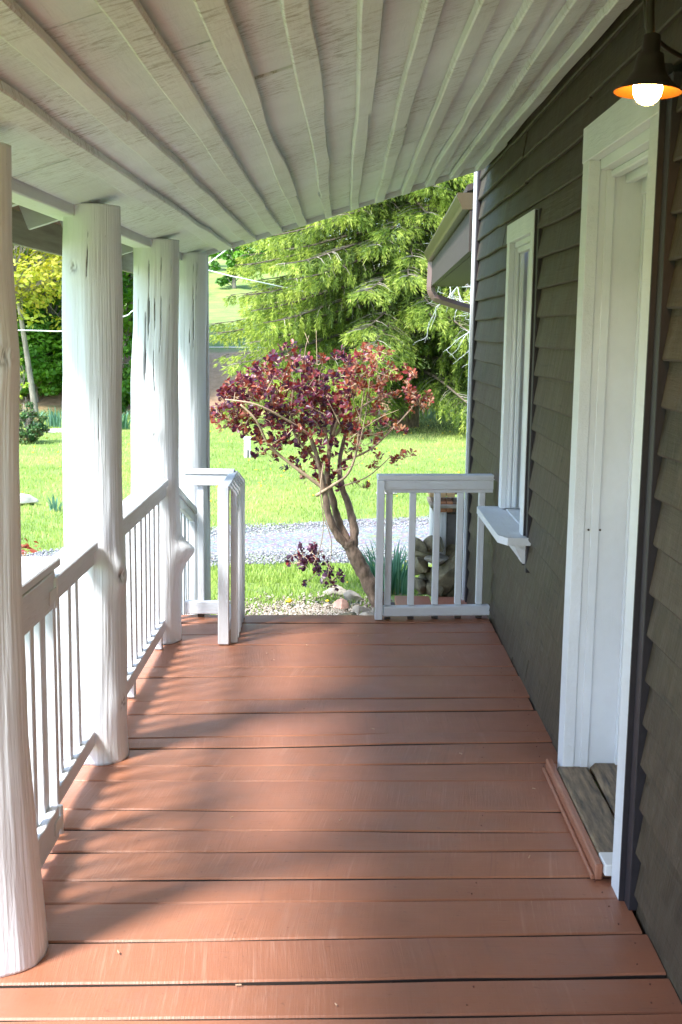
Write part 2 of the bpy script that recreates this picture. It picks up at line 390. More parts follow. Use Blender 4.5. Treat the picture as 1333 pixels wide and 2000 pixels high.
k = NT('gravel_stone'); a_ = k.n('ShaderNodeAttribute', attribute_name='tint')
PEB = k.fin(k.ramp(a_.outputs['Fac'], rampcols((.09, .092, .10), (.20, .205, .215), (.38, .39, .405), (.26, .245, .23))), .85)
n = 42000; px = rng.uniform(-6, 4, n); ab = np.array([drive(x) for x in px]); t = rng.beta(1.1, 1.1, n)
py = ab[:, 0]+(ab[:, 1]-ab[:, 0])*t+rng.normal(0, .05, n)
pebbles('gravel_stones', np.stack([px, py, ground_h(px, py)+.020], -1), .0115, PEB, 'loose pale grey stones covering the gravel drive')
k = NT('tan_pebble'); a_ = k.n('ShaderNodeAttribute', attribute_name='tint')
PEB2 = k.fin(k.ramp(a_.outputs['Fac'], rampcols((.14, .11, .08), (.28, .24, .19), (.46, .42, .36), (.20, .15, .10))), .85)
n = 5200; px = rng.normal(-.05, .42, n); py = rng.normal(8.05, .28, n)
pebbles('path_pebbles', np.stack([px, py, ground_h(px, py)+.012], -1), .012, PEB2, 'tan pebbles scattered on the ground at the foot of the porch exit', 'pebbles')
# grass blades
def blades(name, P, hgt, wid, mat, label, lean=.5, parent=None, cat='grass', kind='stuff', tint=None):
    n = len(P); a = rng.uniform(0, 6.28, n); h = hgt*rng.uniform(.5, 1.35, n); w_ = wid*rng.uniform(.6, 1.3, n)
    dx, dy = np.cos(a), np.sin(a); la = rng.uniform(0, 6.28, n); ll = rng.uniform(0, lean, n)*h
    b0 = P+np.stack([-dx*w_, -dy*w_, 0*a], -1); b1 = P+np.stack([dx*w_, dy*w_, 0*a], -1)
    m1 = P+np.stack([np.cos(la)*ll*.35+dx*w_*.7, np.sin(la)*ll*.35+dy*w_*.7, h*.55], -1)
    m0 = m1-np.stack([dx*w_*1.4, dy*w_*1.4, 0*a], -1); tp = P+np.stack([np.cos(la)*ll, np.sin(la)*ll, h], -1)
    V = np.stack([b0, b1, m1, m0, tp], 1).reshape(-1, 3); b = (np.arange(n)*5)[:, None]
    Fc = np.concatenate([b+np.array([[0, 1, 2]]), b+np.array([[0, 2, 3]]), b+np.array([[3, 2, 4]])])
    tn = rng.uniform(0, 1, n) if tint is None else tint
    ob = npmesh(name, V, Fc, mat, parent, False, {'tint': np.repeat(tn, 5)})
    if parent is None: tag(ob, label, cat, kind=kind)
    return ob
GRASS = leafmat('lawn_grass_blade', rampcols((.16, .26, .055), (.28, .40, .075), (.38, .48, .12), (.52, .53, .2)), .5, .3)
pts = []
for (x0, x1, y0, y1, n) in ((-4.5, 3.5, 6.9, 10.4, 52000), (-7, 3.5, 9.2, 16.5, 75000), (-8.5, 4, 16.5, 27.5, 60000), (-6, -1.05, 2.0, 7, 9000)):
    px = rng.uniform(x0, x1, n); py = y0+(y1-y0)*rng.uniform(0, 1, n)**(1.25)
    dab = np.array([drive(q) for q in px]); pm = ((py < dab[:, 0]+.1*vnoise(px*3, py*3, 9)) | (py > dab[:, 1]+.12*vnoise(px*3, py*3, 8)))
    pm &= ~((px > -1.05) & (py < 6.9)); 
    pm &= ~((np.hypot((px+.05)/.75, (py-8.0)/.42) < 1) & (rng.uniform(0, 1, n) < .88)); pm &= ~((px > .3) & (px < 1) & (py < 8.8)); pm &= ~((px > .8) & (py < 12))
    pts.append(np.stack([px[pm], py[pm]], -1))
n = 2500; px = rng.uniform(-5, 4, n); py = 10.0+2.2*rng.uniform(0, 1, n); kk = vnoise(px*1.6, py*2.2, 11) > .45; pts.append(np.stack([px[kk], py[kk]], -1))
P = np.concatenate(pts); Z = ground_h(P[:, 0], P[:, 1])
tn = np.clip(.52+.5*vnoise(P[:, 0]*.7, P[:, 1]*.35, 12)+.25*vnoise(P[:, 0]*2.3, P[:, 1]*1.7, 14)+rng.normal(0, .18, len(P)), 0, 1)
blades('lawn_grass', np.column_stack([P, Z-.005]), .046, .0045, GRASS, 'short sunlit green grass of the lawn around the drive', .7, tint=tn)
k = NT('dandelion_yellow'); YEL = k.fin((.85, .62, .02), .6)
n = 340; px = rng.uniform(-7.5, 3.5, n); py = rng.uniform(7.2, 26, n); dab = np.array([drive(q) for q in px]); mk = ~((py > dab[:, 0]) & (py < dab[:, 1])) & ~((px > -1.1) & (py < 7.5)) & ~((px > .2) & (py < 9))
pebbles('dandelions', np.stack([px, py, ground_h(px, py)+.05], -1)[mk], .018, YEL, 'tiny yellow dandelions dotted over the lawn', 'dandelions')

# ================================================================= DECK
S0 = [(6.54, 6.619), (6.346, 6.451), (6.092, 6.251), (5.888, 5.999), (5.491, 5.594), (5.323, 5.449), (4.969, 5.118), (4.787, 4.939),
      (4.49, 4.665), (4.369, 4.537), (4.196, 4.313), (4.056, 4.126), (3.801, 3.848), (3.643, 3.681), (3.47, 3.542), (3.279, 3.363),
      (3.134, 3.228), (2.921, 3.027), (2.711, 2.815), (2.566, 2.647)]
y = 2.566
while y > -3.: y -= U(.13, .24); S0.append((y, y+.05))
DX0, DX1 = -1.06, .845
m = MB()
for x in (-1.0, -.4, .2, .78): m.box(x-.02, x+.02, -3, 6.5, -.30, -.045)
m.box(-1.03, .84, 6.5, 6.54, -.30, -.045)
deck = m.build('porch_deck', DARKBLOCK); deck['kind'] = 'structure'
gaps = [.006]*len(S0)
for i, g in {1: .010, 3: .008, 5: .011, 7: .015, 9: .010, 10: .006, 13: .009, 14: .012, 18: .013, 19: .008}.items(): gaps[i] = g
sl_ = lambda s, x: s[0]+(s[1]-s[0])*(x+.95)/1.82
for i in range(len(S0)-1):
    a, b = S0[i+1], S0[i]; g0, g1 = gaps[i+1]*.60, gaps[i]*.60
    x1 = DX1-.004-U(0, .018)
    n = 40; wl = wav(100+i, .0038, 1.6); wr = wav(101+i, .0038, 1.6); warp = wav(300+i, .0025, 1.3); hz = U(-.0015, .0025)
    V = []; Fs = []; c = .0045; th = .042
    for j in range(n+1):
        x = DX0+(x1-DX0)*j/n; y0 = sl_(a, x)+g0+wl(x+2); y1_ = sl_(b, x)-g1+wr(x+2); z = hz+warp(x+2)
        for (yy_, zz) in ((y0, -th), (y1_, -th), (y1_, z-c), (y1_-c, z), ((y0+y1_)/2, z+.0015), (y0+c, z), (y0, z-c)): V.append((x, yy_, zz))
    for j in range(n):
        for q in range(7): Fs.append((j*7+q, j*7+(q+1) % 7, (j+1)*7+(q+1) % 7, (j+1)*7+q))
    Fs.append(tuple(range(6, -1, -1))); Fs.append(tuple(n*7+q for q in range(7)))
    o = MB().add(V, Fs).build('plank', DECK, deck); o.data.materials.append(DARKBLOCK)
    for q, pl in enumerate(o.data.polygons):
        if q < n*7 and q % 7 in (0, 1, 6): pl.material_index = 1  # unpainted underside and lower sides, coloured dark to deepen the shadow in the gaps
m = MB()
for i in range(len(S0)-1):
    a, b = S0[i+1], S0[i]
    for x in (-.98, .775)+((U(-.7, .6),) if i % 3 == 0 else ()):
        for f in (.25, .75):
            y = sl_(a, x)*(1-f)+sl_(b, x)*f; x2 = x+U(-.02, .02); m.add(*tube([(x2, y, .0005), (x2, y, .0036)], .0024, 6))
m.build('nail_heads', plain('painted_over_nail', (.16, .06, .04)), deck)['kind'] = 'stuff'
# short open cracks and paint flecks lie on the deck as debris
k = NT('wood_chip'); CHIP = k.fin((.50, .33, .22), .8)
for i in range(16):
    x, y = U(-.7, .7), U(2.6, 6.2); a = U(0, 3.1); l = U(.006, .02)
    o = MB().add(*board((x, y, .0065), (x+l*math.cos(a), y+l*math.sin(a), .0075), (0, 0, 1), .003, .003, 1, c=.0006)).build('wood_chip', CHIP)
    tag(o, 'tiny pale wood chip or paint fleck lying on the terracotta deck', 'wood chip', 'tiny chips scattered on the deck')

# lower step platform right of the exit, seen through the end railing
plat = empty('step_platform', (.5, 7.3, -.35), 'lower terracotta painted board step beyond the end railing by the house corner', 'step')
for i, (a, b) in enumerate(((6.63, 6.93), (6.945, 7.25), (7.26, 7.56), (7.575, 7.90))):
    m = MB(); m.box(.30+.02*i, .575+.006*i, a, b, -.22, -.18, .004); m.build('board', STEP, plat)
    m = MB(); m.box(.605+.004*i, .83, a, b, -.22, -.182, .004); m.build('board', STEP, plat)
m = MB(); m.box(.32, .36, 6.6, 7.9, -.40, -.225); m.box(.76, .80, 6.6, 7.9, -.40, -.225); m.build('bearer', DARKBLOCK, plat)
m = MB(); m.box(-.62, .28, 6.63, 6.9, -.235, -.19, .004)
st = m.build('stair_tread', STEP); tag(st, 'grey red painted tread just below the deck edge at the porch exit', 'stair')

# ================================================================= HOUSE
WALLX = .84
house = empty('house', (WALLX, 4, 0), 'house wall with dark olive brown clapboards along the right side of the porch', 'house')
def part(m, name, mat, parent=None, smooth=False): return m.build(name, mat, parent or house, smooth)
HY0, HY1, HZ1 = -3.2, 7.86, 2.75
# sheathing behind boards, with the door and window openings left open
D0, D1, DZ = 3.30, 4.12, 2.155; W0, W1, WZ0, WZ1 = 5.43, 6.10, .69, 2.02
m = MB(); XA, XB = .870, .90
m.box(XA, XB, HY0, D0-.01, -.45, HZ1); m.box(XA, XB, D1+.01, W0-.01, -.45, HZ1); m.box(XA, XB, W1+.01, HY1, -.45, HZ1)
m.box(XA, XB, D0-.01, D1+.01, DZ+.01, HZ1); m.box(XA, XB, W0-.01, W1+.01, WZ1+.01, HZ1); m.box(XA, XB, W0-.01, W1+.01, -.45, WZ0-.01)
m.box(XA, XB, D0-.01, D1+.01, -.45, -.06)
part(m, 'wall_sheathing', DARKBLOCK)
m = MB(); m.box(.90, 5.0, 7.80, 7.84, -.45, 2.75); part(m, 'end_wall', SID)
m = MB(); m.box(1.25, 1.29, HY0, 7.8, -.45, 2.75); m.box(.9, 1.25, HY0, 7.8, -.5, -.46); part(m, 'inner_wall', DARKTRIM)
EXP = .1235
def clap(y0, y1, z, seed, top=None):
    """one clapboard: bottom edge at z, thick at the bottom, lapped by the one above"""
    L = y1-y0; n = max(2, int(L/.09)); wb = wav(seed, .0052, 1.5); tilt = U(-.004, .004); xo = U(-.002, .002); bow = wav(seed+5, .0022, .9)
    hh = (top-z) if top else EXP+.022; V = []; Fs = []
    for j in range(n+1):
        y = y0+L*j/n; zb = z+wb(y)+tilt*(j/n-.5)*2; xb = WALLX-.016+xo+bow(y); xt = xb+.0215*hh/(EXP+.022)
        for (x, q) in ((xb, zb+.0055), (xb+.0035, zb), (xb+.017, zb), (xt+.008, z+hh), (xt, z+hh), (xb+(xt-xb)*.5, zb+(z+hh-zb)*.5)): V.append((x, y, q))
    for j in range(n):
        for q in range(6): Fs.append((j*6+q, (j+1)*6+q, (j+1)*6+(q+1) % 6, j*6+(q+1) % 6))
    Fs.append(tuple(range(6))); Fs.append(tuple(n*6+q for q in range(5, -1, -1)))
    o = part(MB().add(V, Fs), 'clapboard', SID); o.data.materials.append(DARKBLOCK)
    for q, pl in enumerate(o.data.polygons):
        if q < n*6 and q % 6 in (0, 1): pl.material_index = 1  # lower edge and underside coloured dark to draw the shadow line at each lap
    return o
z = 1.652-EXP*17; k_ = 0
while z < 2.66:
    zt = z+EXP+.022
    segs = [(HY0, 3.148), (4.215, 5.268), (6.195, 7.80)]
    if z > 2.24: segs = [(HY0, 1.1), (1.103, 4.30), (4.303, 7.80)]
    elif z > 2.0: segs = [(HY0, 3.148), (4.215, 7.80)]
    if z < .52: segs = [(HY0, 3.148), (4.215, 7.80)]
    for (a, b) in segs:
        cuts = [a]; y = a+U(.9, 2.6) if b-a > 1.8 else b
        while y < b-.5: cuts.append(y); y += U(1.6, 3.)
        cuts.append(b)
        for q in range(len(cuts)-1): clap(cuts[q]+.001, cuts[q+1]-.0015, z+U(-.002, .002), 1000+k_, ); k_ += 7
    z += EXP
m = MB(); m.box(.802, .826, 7.802, 7.838, -.42, 2.60, .002); m.box(.826, .90, 7.842, 7.862, -.42, 2.60, .002); part(m, 'corner_trim', WZ)
m = MB(); m.box(.818, .838, 7.74, 7.800, -.42, 2.60, .002); part(m, 'corner_dark_board', DARKTRIM)  # dark board on the wall just before the white corner trim
# --- door frame
dframe = empty('door_frame', (0, 0, 0)); dframe.parent = house; dframe.matrix_parent_inverse = Matrix.Translation(-Vector(house.location))
def sub(m, name, mat, par, smooth=False): return m.build(name, mat, par, smooth)
FX = .800
V, Fs = board((FX+.020, 4.165, -.0), (FX+.020, 4.165, DZ), (0, 1, 0), .10, .040, 24, er=wav(51, .0015, 2), c=.002); sub(MB().add(V, Fs), 'casing', WTRIM, dframe)
V, Fs = board((FX+.019, 3.262, -.0), (FX+.019, 3.262, DZ), (0, 1, 0), .095, .038, 40, el=wav(52, .002, 3), c=.002); sub(MB().add(V, Fs), 'casing', WTRIM, dframe)
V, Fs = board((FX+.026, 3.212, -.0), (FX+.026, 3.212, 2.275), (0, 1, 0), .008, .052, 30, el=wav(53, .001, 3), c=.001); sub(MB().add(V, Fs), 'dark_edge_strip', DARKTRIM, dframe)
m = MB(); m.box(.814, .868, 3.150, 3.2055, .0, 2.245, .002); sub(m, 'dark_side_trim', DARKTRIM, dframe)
m = MB(); m.box(FX-.002, FX+.038, 3.218, 4.222, DZ+.001, DZ+.118, .0025); sub(m, 'head_casing', WTRIM, dframe)
m = MB()   # far jamb: faces the camera, stepped
m.box(FX+.040, 1.02, 4.121, 4.15, 0, DZ, .002); m.box(FX+.062, FX+.090, 4.112, 4.1208, .03, DZ-.03, .0015); m.box(.985, 1.02, 4.10, 4.1208, .03, DZ-.05, .002)
sub(m, 'far_jamb', JAMB, dframe)
m = MB(); m.box(FX+.040, 1.02, 3.27, 3.299, 0, DZ, .002); sub(m, 'near_jamb', JAMB, dframe)
m = MB(); m.box(FX+.040, 1.02, 3.30, 4.12, DZ-.03, DZ+.03, .002); m.box(FX+.075, FX+.11, 3.30, 4.12, DZ-.052, DZ-.031, .004); m.box(FX+.125, FX+.15, 3.30, 4.12, DZ-.072, DZ-.031, .003)
m.box(.975, 1.02, 3.30, 4.10, DZ-.11, DZ-.031, .002); sub(m, 'head_jamb', JAMB, dframe)
m = MB()
for z_ in (.905, .925): m.add(*tube([(FX+.055+(z_-.905)*2, 4.1195, .915), (FX+.055+(z_-.905)*2, 4.117, .915)], .004, 8))
sub(m, 'screw_heads', DARKBLOCK, dframe)
door = empty('door', (0, 0, 0)); door.parent = house; door.matrix_parent_inverse = Matrix.Translation(-Vector(house.location))
m = MB(); m.box(1.022, 1.062, 3.302, 4.118, .06, 2.10, .003); sub(m, 'door_leaf', JAMB, door)
m = MB()
for (a, b) in ((.2, .95), (1.1, 1.95)):
    for (c, e) in ((3.40, 3.66), (3.76, 4.02)): m.box(1.012, 1.0215, c, e, a, b, .004)
sub(m, 'raised_panels', JAMB, door)
m = MB(); m.add(*tube([(1.02, 3.37, 1.0), (.985, 3.37, 1.0), (.975, 3.37, 1.0), (.955, 3.37, 1.0)], [.012, .010, .026, .018], 14)); sub(m, 'door_knob', BRASS, door)
th = empty('threshold', (0, 0, 0)); th.parent = house; th.matrix_parent_inverse = Matrix.Translation(-Vector(house.location))
m = MB(); m.box(.757, .781, 3.335, 4.215, .001, .050, .004); m.box(.746, .7565, 3.335, 4.215, .0015, .018, .003); sub(m, 'red_sill_board', DECK, th)
V, Fs = board((.836, 3.41, .038), (.836, 4.116, .040), (1, 0, 0), .108, .034, 14, er=wav(61, .004, 4), c=.006); sub(MB().add(V, Fs), 'sill_plank', SILLWOOD, th)
V, Fs = board((.955, 3.305, .044), (.955, 4.114, .046), (1, 0, 0), .120, .046, 14, el=wav(62, .005, 4), tz=wav(63, .004, 3), c=.016); sub(MB().add(V, Fs), 'sill_log', SILLWOOD, th)
m = MB(); m.box(.782, .836, 3.318, 3.408, .021, .057, .003); sub(m, 'white_painted_sill_end', METALW, th)
# --- window
win = empty('window', (0, 0, 0)); win.parent = house; win.matrix_parent_inverse = Matrix.Translation(-Vector(house.location))
WF = .812
V, Fs = board((WF+.012, 5.38, .56), (WF+.012, 5.38, WZ1), (0, 1, 0), .092, .028, 20, c=.002, el=wav(71, .0015, 2)); sub(MB().add(V, Fs), 'casing', WTRIM, win)
V, Fs = board((WF+.012, 6.145, .69), (WF+.012, 6.145, WZ1), (0, 1, 0), .09, .028, 20, c=.002); sub(MB().add(V, Fs), 'casing', WTRIM, win)
m = MB(); m.box(WF-.004, WF+.026, 5.325, 6.195, WZ1+.001, WZ1+.093, .0025); sub(m, 'head_casing', WTRIM, win)
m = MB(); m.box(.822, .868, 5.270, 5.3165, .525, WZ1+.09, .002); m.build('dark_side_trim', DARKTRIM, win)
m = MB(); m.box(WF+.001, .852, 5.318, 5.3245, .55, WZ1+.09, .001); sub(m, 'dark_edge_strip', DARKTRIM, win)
m = MB(); m.box(WF+.026, .93, 6.101, 6.125, .69, WZ1); m.box(WF+.036, .86, 6.09, 6.1005, .70, WZ1-.01, .002); m.box(.865, .885, 6.075, 6.1005, .70, WZ1-.01, .002); sub(m, 'far_jamb', JAMB, win)
m = MB(); m.box(WF+.026, .93, 5.405, 5.429, .69, WZ1); sub(m, 'near_jamb', JAMB, win)
m = MB(); m.box(WF+.0265, .93, 5.43, 6.10, .62, .6895); m.build('inner_sill', JAMB, win)
m = MB(); m.box(WF+.0265, .868, 5.43, 6.10, WZ1-.022, WZ1+.03); m.box(.85, .88, 5.43, 6.07, WZ1-.05, WZ1-.023, .003); sub(m, 'head_jamb', JAMB, win)
k = NT('window_glass'); k.b.inputs['Transmission Weight'].default_value = .9; k.b.inputs['IOR'].default_value = 1.45; GLASS = k.fin((.8, .85, .85), .02)
m = MB(); m.box(.912, .916, 5.45, 6.07, .72, 1.98, .0005); sub(m, 'glass_pane', GLASS, win)
m = MB(); m.box(.90, .928, 5.43, 5.475, .70, 1.99); m.box(.90, .928, 6.03, 6.0745, .70, 1.99); m.box(.90, .928, 5.476, 6.029, .70, .745); m.box(.90, .928, 5.476, 6.029, 1.95, 1.99); m.box(.90, .928, 5.476, 6.029, 1.33, 1.37); sub(m, 'sash', JAMB, win)
m = MB()   # projecting sill shelf with a clipped corner
V = []; outl = [(.700, 5.33), (.735, 5.255), (.845, 5.255), (.845, 6.22), (.712, 6.22), (.700, 6.19)]
for zz in (.650, .684):
    for (x, y) in outl: V.append((x, y, zz))
n = len(outl); Fs = [tuple(range(n-1, -1, -1)), tuple(range(n, 2*n))]+[(i, (i+1) % n, n+(i+1) % n, n+i) for i in range(n)]
m.add(V, Fs); sub(m, 'sill', WY, win)
V = [(x, y, z) for y in (5.30, 6.18) for (x, z) in ((.77, .649), (.828, .649), (.828, .56), (.812, .56))]
m = MB().add(V, [(0, 1, 2, 3), (7, 6, 5, 4)]+[(i, 4+i, 4+(i+1) % 4, (i+1) % 4) for i in range(4)]); sub(m, 'apron', WY, win)

# ================================================================= PORCH ROOF
RY0, RY1 = -3.2, 7.30
cz = lambda x: 2.298+.322*x
sn = Vector((1, 0, .322)).normalized(); SL = (sn.x, 0, sn.z); NRM = (-sn.z, 0, sn.x)
roof = empty('porch_roof', (0, 2, 2.3), 'sloping porch roof with white painted board and batten ceiling', 'roof')
edges = [-.935, -.705, -.56, -.405, -.253, -.105, .045, .193, .340, .487, .632, .775, .842]
tdir = NRM
for i in range(len(edges)-1):
    a, b = edges[i], edges[i+1]; xc = (a+b)/2; y = RY0; j = 0
    while y < RY1-.01:
        y2 = y+U(2.0, 3.6)
        if y2 > RY1-.7: y2 = RY1
        off = U(-.003, .003)
        V, Fs = board((xc, y+.002, cz(xc)+.011+off), (xc, y2-.002, cz(xc)+.011+off), SL, (b-a)/sn.x*.998, .022, max(6, int((y2-y)/.12)), tz=wav(500+i*9+j, .003, .8), tdir=tdir, c=.002)
        MB().add(V, Fs).build('ceiling_board', CEIL, roof); y = y2; j += 1
covers = [(-.715, .075), (-.567, .068), (-.408, .068), (-.258, .058), (-.105, .060), (.048, .056), (.190, .060), (.336, .060), (.482, .062), (.628, .064), (.775, .072)]
for i, (xc, w_) in enumerate(covers):
    y = RY0; j = 0
    while y < RY1-.03:
        y2 = y+U(2.4, 5.0)
        if y2 > RY1-.8: y2 = RY1-.012
        zc = cz(xc)-.0165+U(-.002, .002); x_ = xc+U(-.003, .003)
        V, Fs = board((x_, y+.0015, zc), (x_+U(-.003, .003), y2-.0015, zc), SL, w_*.92, .028+U(-.003, .003), max(10, int((y2-y)/.05)), el=wav(700+i*11+j, .0080, .85), er=wav(800+i*11+j, .0085, .8), tz=wav(900+i*11+j, .0025, 1.), tdir=tdir, c=.004)
        MB().add(V, Fs).build('cover_board', CEIL, roof); y = y2; j += 1
V, Fs = board((-.94, RY1+.012, cz(-.94)+.012), (.80, RY1+.012, cz(.80)+.012), (0, 0, 1), .075, .022, 12, el=wav(41, .003, 2), tdir=(0, 1, 0)); MB().add(V, Fs).build('end_fascia', WX, roof)
rz = lambda x: cz(x)+.024
y = RY0+.25
while y < RY1-.1:      # rafters: tails run out past the posts
    m = MB(); x0, x1 = -1.17-U(0, .03), .84; V = []
    for (x, dz) in ((x0+.012, .0), (x1, .0), (x1, .095), (x0-.02, .095)):
        V.append((x, y-.019, rz(x)+dz)); V.append((x, y+.019, rz(x)+dz))
    m.add(V, [(0, 2, 4, 6), (7, 5, 3, 1), (0, 1, 3, 2), (2, 3, 5, 4), (4, 5, 7, 6), (6, 7, 1, 0)]); m.build('rafter', GREYBOARD, roof)
    y += .58
m = MB()
V = [(x, y, rz(x)+dz) for dz in (.097, .115) for (x, y) in ((-1.245, RY0), (.86, RY0), (.86, RY1), (-1.245, RY1))]
m.add(V, [(3, 2, 1, 0), (4, 5, 6, 7), (0, 1, 5, 4), (1, 2, 6, 5), (2, 3, 7, 6), (3, 0, 4, 7)]); m.build('roof_sheathing', BROWNPLY, roof)
V = [(x, y, rz(x)+dz) for dz in (.117, .125) for (x, y) in ((-1.27, RY0-.03), (.87, RY0-.03), (.87, RY1+.04), (-1.27, RY1+.04))]
m = MB().add(V, [(3, 2, 1, 0), (4, 5, 6, 7), (0, 1, 5, 4), (1, 2, 6, 5), (2, 3, 7, 6), (3, 0, 4, 7)]); m.build('shingle_layer', DARKBLOCK, roof)
V, Fs = board((-1.257, RY0, 1.957), (-1.257, RY1, 1.957), (0, 0, 1), .125, .02, 40, el=wav(42, .004, 1), tdir=(-1, 0, 0)); MB().add(V, Fs).build('eave_board', EAVEWOOD, roof)
V, Fs = board((-.985, RY0, 1.990), (-.985, RY1-.02, 1.990), (1, 0, 0), .09, .055, 60, er=wav(43, .006, 1), tdir=(0, 0, 1), c=.004); MB().add(V, Fs).build('plate_beam', WY, roof)

# ================================================================= LOG POSTS
def edge_to_x(px, py, Y): return float(at(px, py, Y)[0])
def log_post(prof, Yc, z0, z1, seed, label, knots=(), cracks=(), burl=None, na=300, nz=240):
    """prof: list of (z, xleft, xright). Radial displacement gives grain, knots and open drying cracks."""
    zz = np.linspace(z0, z1, nz); P = np.array(prof)
    xl = np.interp(zz, P[:, 0], P[:, 1]); xr = np.interp(zz, P[:, 0], P[:, 2])
    ker = np.ones(11)/11; sm = lambda a: np.convolve(np.pad(a, 5, 'edge'), ker, 'valid'); xl, xr = sm(xl), sm(xr)
    xc, R = (xl+xr)/2, (xr-xl)/2
    nf = int(na*.72); th_ = np.concatenate([np.linspace(-math.pi-.1, .25, nf, endpoint=False), np.linspace(.25, math.pi-.1, na-nf, endpoint=False)])+0.; T, Zg = np.meshgrid(th_, zz); Rg = np.repeat(R[:, None], na, 1)
    uu = T/(2*math.pi)
    d_ = .0065*vnoise(uu*8, Zg*1.7, seed, 8)+.002*vnoise(uu*24, Zg*4, seed+3, 24)+.0009*vnoise(uu*48, Zg*2.5+vnoise(uu*8, Zg*2, seed, 8), seed+1, 48)+.0006*vnoise(uu*128, Zg*6, seed+2, 128)
    ck = np.zeros_like(d_); fl = np.clip((z0+.25-Zg)/.25, 0, 1) if seed % 2 == 0 else 0
    d_ = d_+.010*fl*vnoise(uu*8, Zg*2, seed+4, 8)
    for (kt, kz, ks, kd) in knots:
        da = ((T-kt+math.pi) % (2*math.pi)-math.pi)*Rg; r2 = (da/ks)**2+((Zg-kz)/(ks*1.2))**2
        d_ += kd*np.exp(-r2*.7)-kd*.9*np.exp(-r2*9)
        ck = np.maximum(ck, np.exp(-r2*6)*(vnoise(uu*190, Zg*90, seed+9) > -.05)*.75)
    for (ct, cz0, cz1, cw, cd, slope) in cracks:
        mid = (cz0+cz1)/2; tcen = ct+slope*(Zg-mid)+.03*vnoise(Zg*7, 0*Zg, seed+20+int(ct*10))
        da = np.abs((T-tcen+math.pi) % (2*math.pi)-math.pi)*Rg
        half = cw*np.sqrt(np.clip(1-((Zg-mid)/((cz1-cz0)/2))**2, 0, 1))*(.65+.5*vnoise(Zg*16, 0*Zg, seed+31))
        half = .62*half*(.35+.65*(vnoise(Zg*5.1, 0*Zg+2, seed+55+int(ct*7)) > -.45)); c_ = np.clip(1.4-da/np.maximum(half, 1e-4), 0, 1)*(half > .0005); d_ -= cd*c_; ck = np.maximum(ck, np.clip(c_*1.6, 0, 1))
    if burl:
        bt, bz, bs, bd = burl; da = ((T-bt+math.pi) % (2*math.pi)-math.pi)
        prof_ = np.where(Zg > bz, np.exp(-((Zg-bz)/(bs*.75))**2), np.exp(-((Zg-bz)/(bs*1.15))**2))
        d_ += bd*prof_*np.exp(-(da/.42)**2)*(1+.12*vnoise(uu*64, Zg*22, seed+6))
    RR = Rg+d_; X = xc[:, None]+RR*np.cos(T); Y = Yc+RR*.97*np.sin(T); ZZ = Zg+0*T
    ZZ[0] = z0+.004*vnoise(uu[0]*16, 0, seed)
    V = np.stack([X, Y, ZZ], -1).reshape(-1, 3); I = np.arange(nz*na).reshape(nz, na); J = np.roll(I, -1, 1)
    Q = np.stack([I[:-1], J[:-1], J[1:], I[1:]], -1).reshape(-1, 4)
    nb = len(V); V = np.vstack([V, [[xc[-1], Yc, z1+.002], [xc[0], Yc, z0]]])
    tri = [(I[-1, i], J[-1, i], nb, nb) for i in range(na)]
    me = bpy.data.meshes.new('log_post'); Fs = [tuple(q) for q in Q]+[(I[-1, i], J[-1, i], nb) for i in range(na)]+[(J[0, i], I[0, i], nb+1) for i in range(na)]
    me.from_pydata(V.tolist(), [], Fs); a = me.attributes.new('crack', 'FLOAT', 'POINT'); a.data.foreach_set('value', np.append(ck.ravel(), [0, 0]).astype(np.float32))
    me.polygons.foreach_set('use_smooth', [True]*len(me.polygons)); me.update()
    o = link_mesh('log_post', me, LOG); tag(o, label, 'post', 'white log posts holding up the porch roof'); return o
def zprof(rows, Y):      # rows (y_px, left_px, right_px) at depth Y -> metres
    out = []
    for (y, l, r) in rows:
        a = at(l, y, Y); b = at(r, y, Y); out.append(((a[2]+b[2])/2, a[0], b[0]))
    return sorted(out)
CAMA = -math.pi/2        # the side that faces the camera
log_post(zprof([(325, -95, 18), (480, -95, 19), (600, -90, 27), (700, -88, 32), (900, -92, 32), (1200, -98, 38), (1444, -104, 49), (1661, -108, 67), (1860, -112, 88), (1900, -114, 93)], 2.85),
         2.87, -.0+.001, 2.005, 11, 'nearest white log post, cut off by the left edge of the photo',
         knots=((CAMA+.75, 1.52, .05, .010),), cracks=((CAMA+.35, .05, .5, .002, .01, 0.),))
log_post(zprof([(428, 127, 235), (480, 125, 236), (640, 124, 239), (750, 127, 239), (930, 127, 240), (1060, 127, 243), (1130, 127, 247), (1300, 127, 249), (1420, 126, 249), (1480, 123, 254)], 4.32),
         4.32, .002, 2.005, 22, 'second white log post from the camera, knotty, with a ragged base beside the gate',
         knots=((CAMA-.40, 1.79, .038, .010), (CAMA+1.05, .70, .045, .022), (CAMA-.55, .30, .04, .012), (CAMA+1.2, .22, .05, .008)),
         cracks=((CAMA+.05, 1.75, 1.93, .003, .012, .1), (CAMA-1.05, .25, .95, .004, .02, .05), (CAMA+.35, 1.1, 1.5, .0015, .008, 0.), (CAMA-.35, .55, .95, .0015, .006, 0.)))
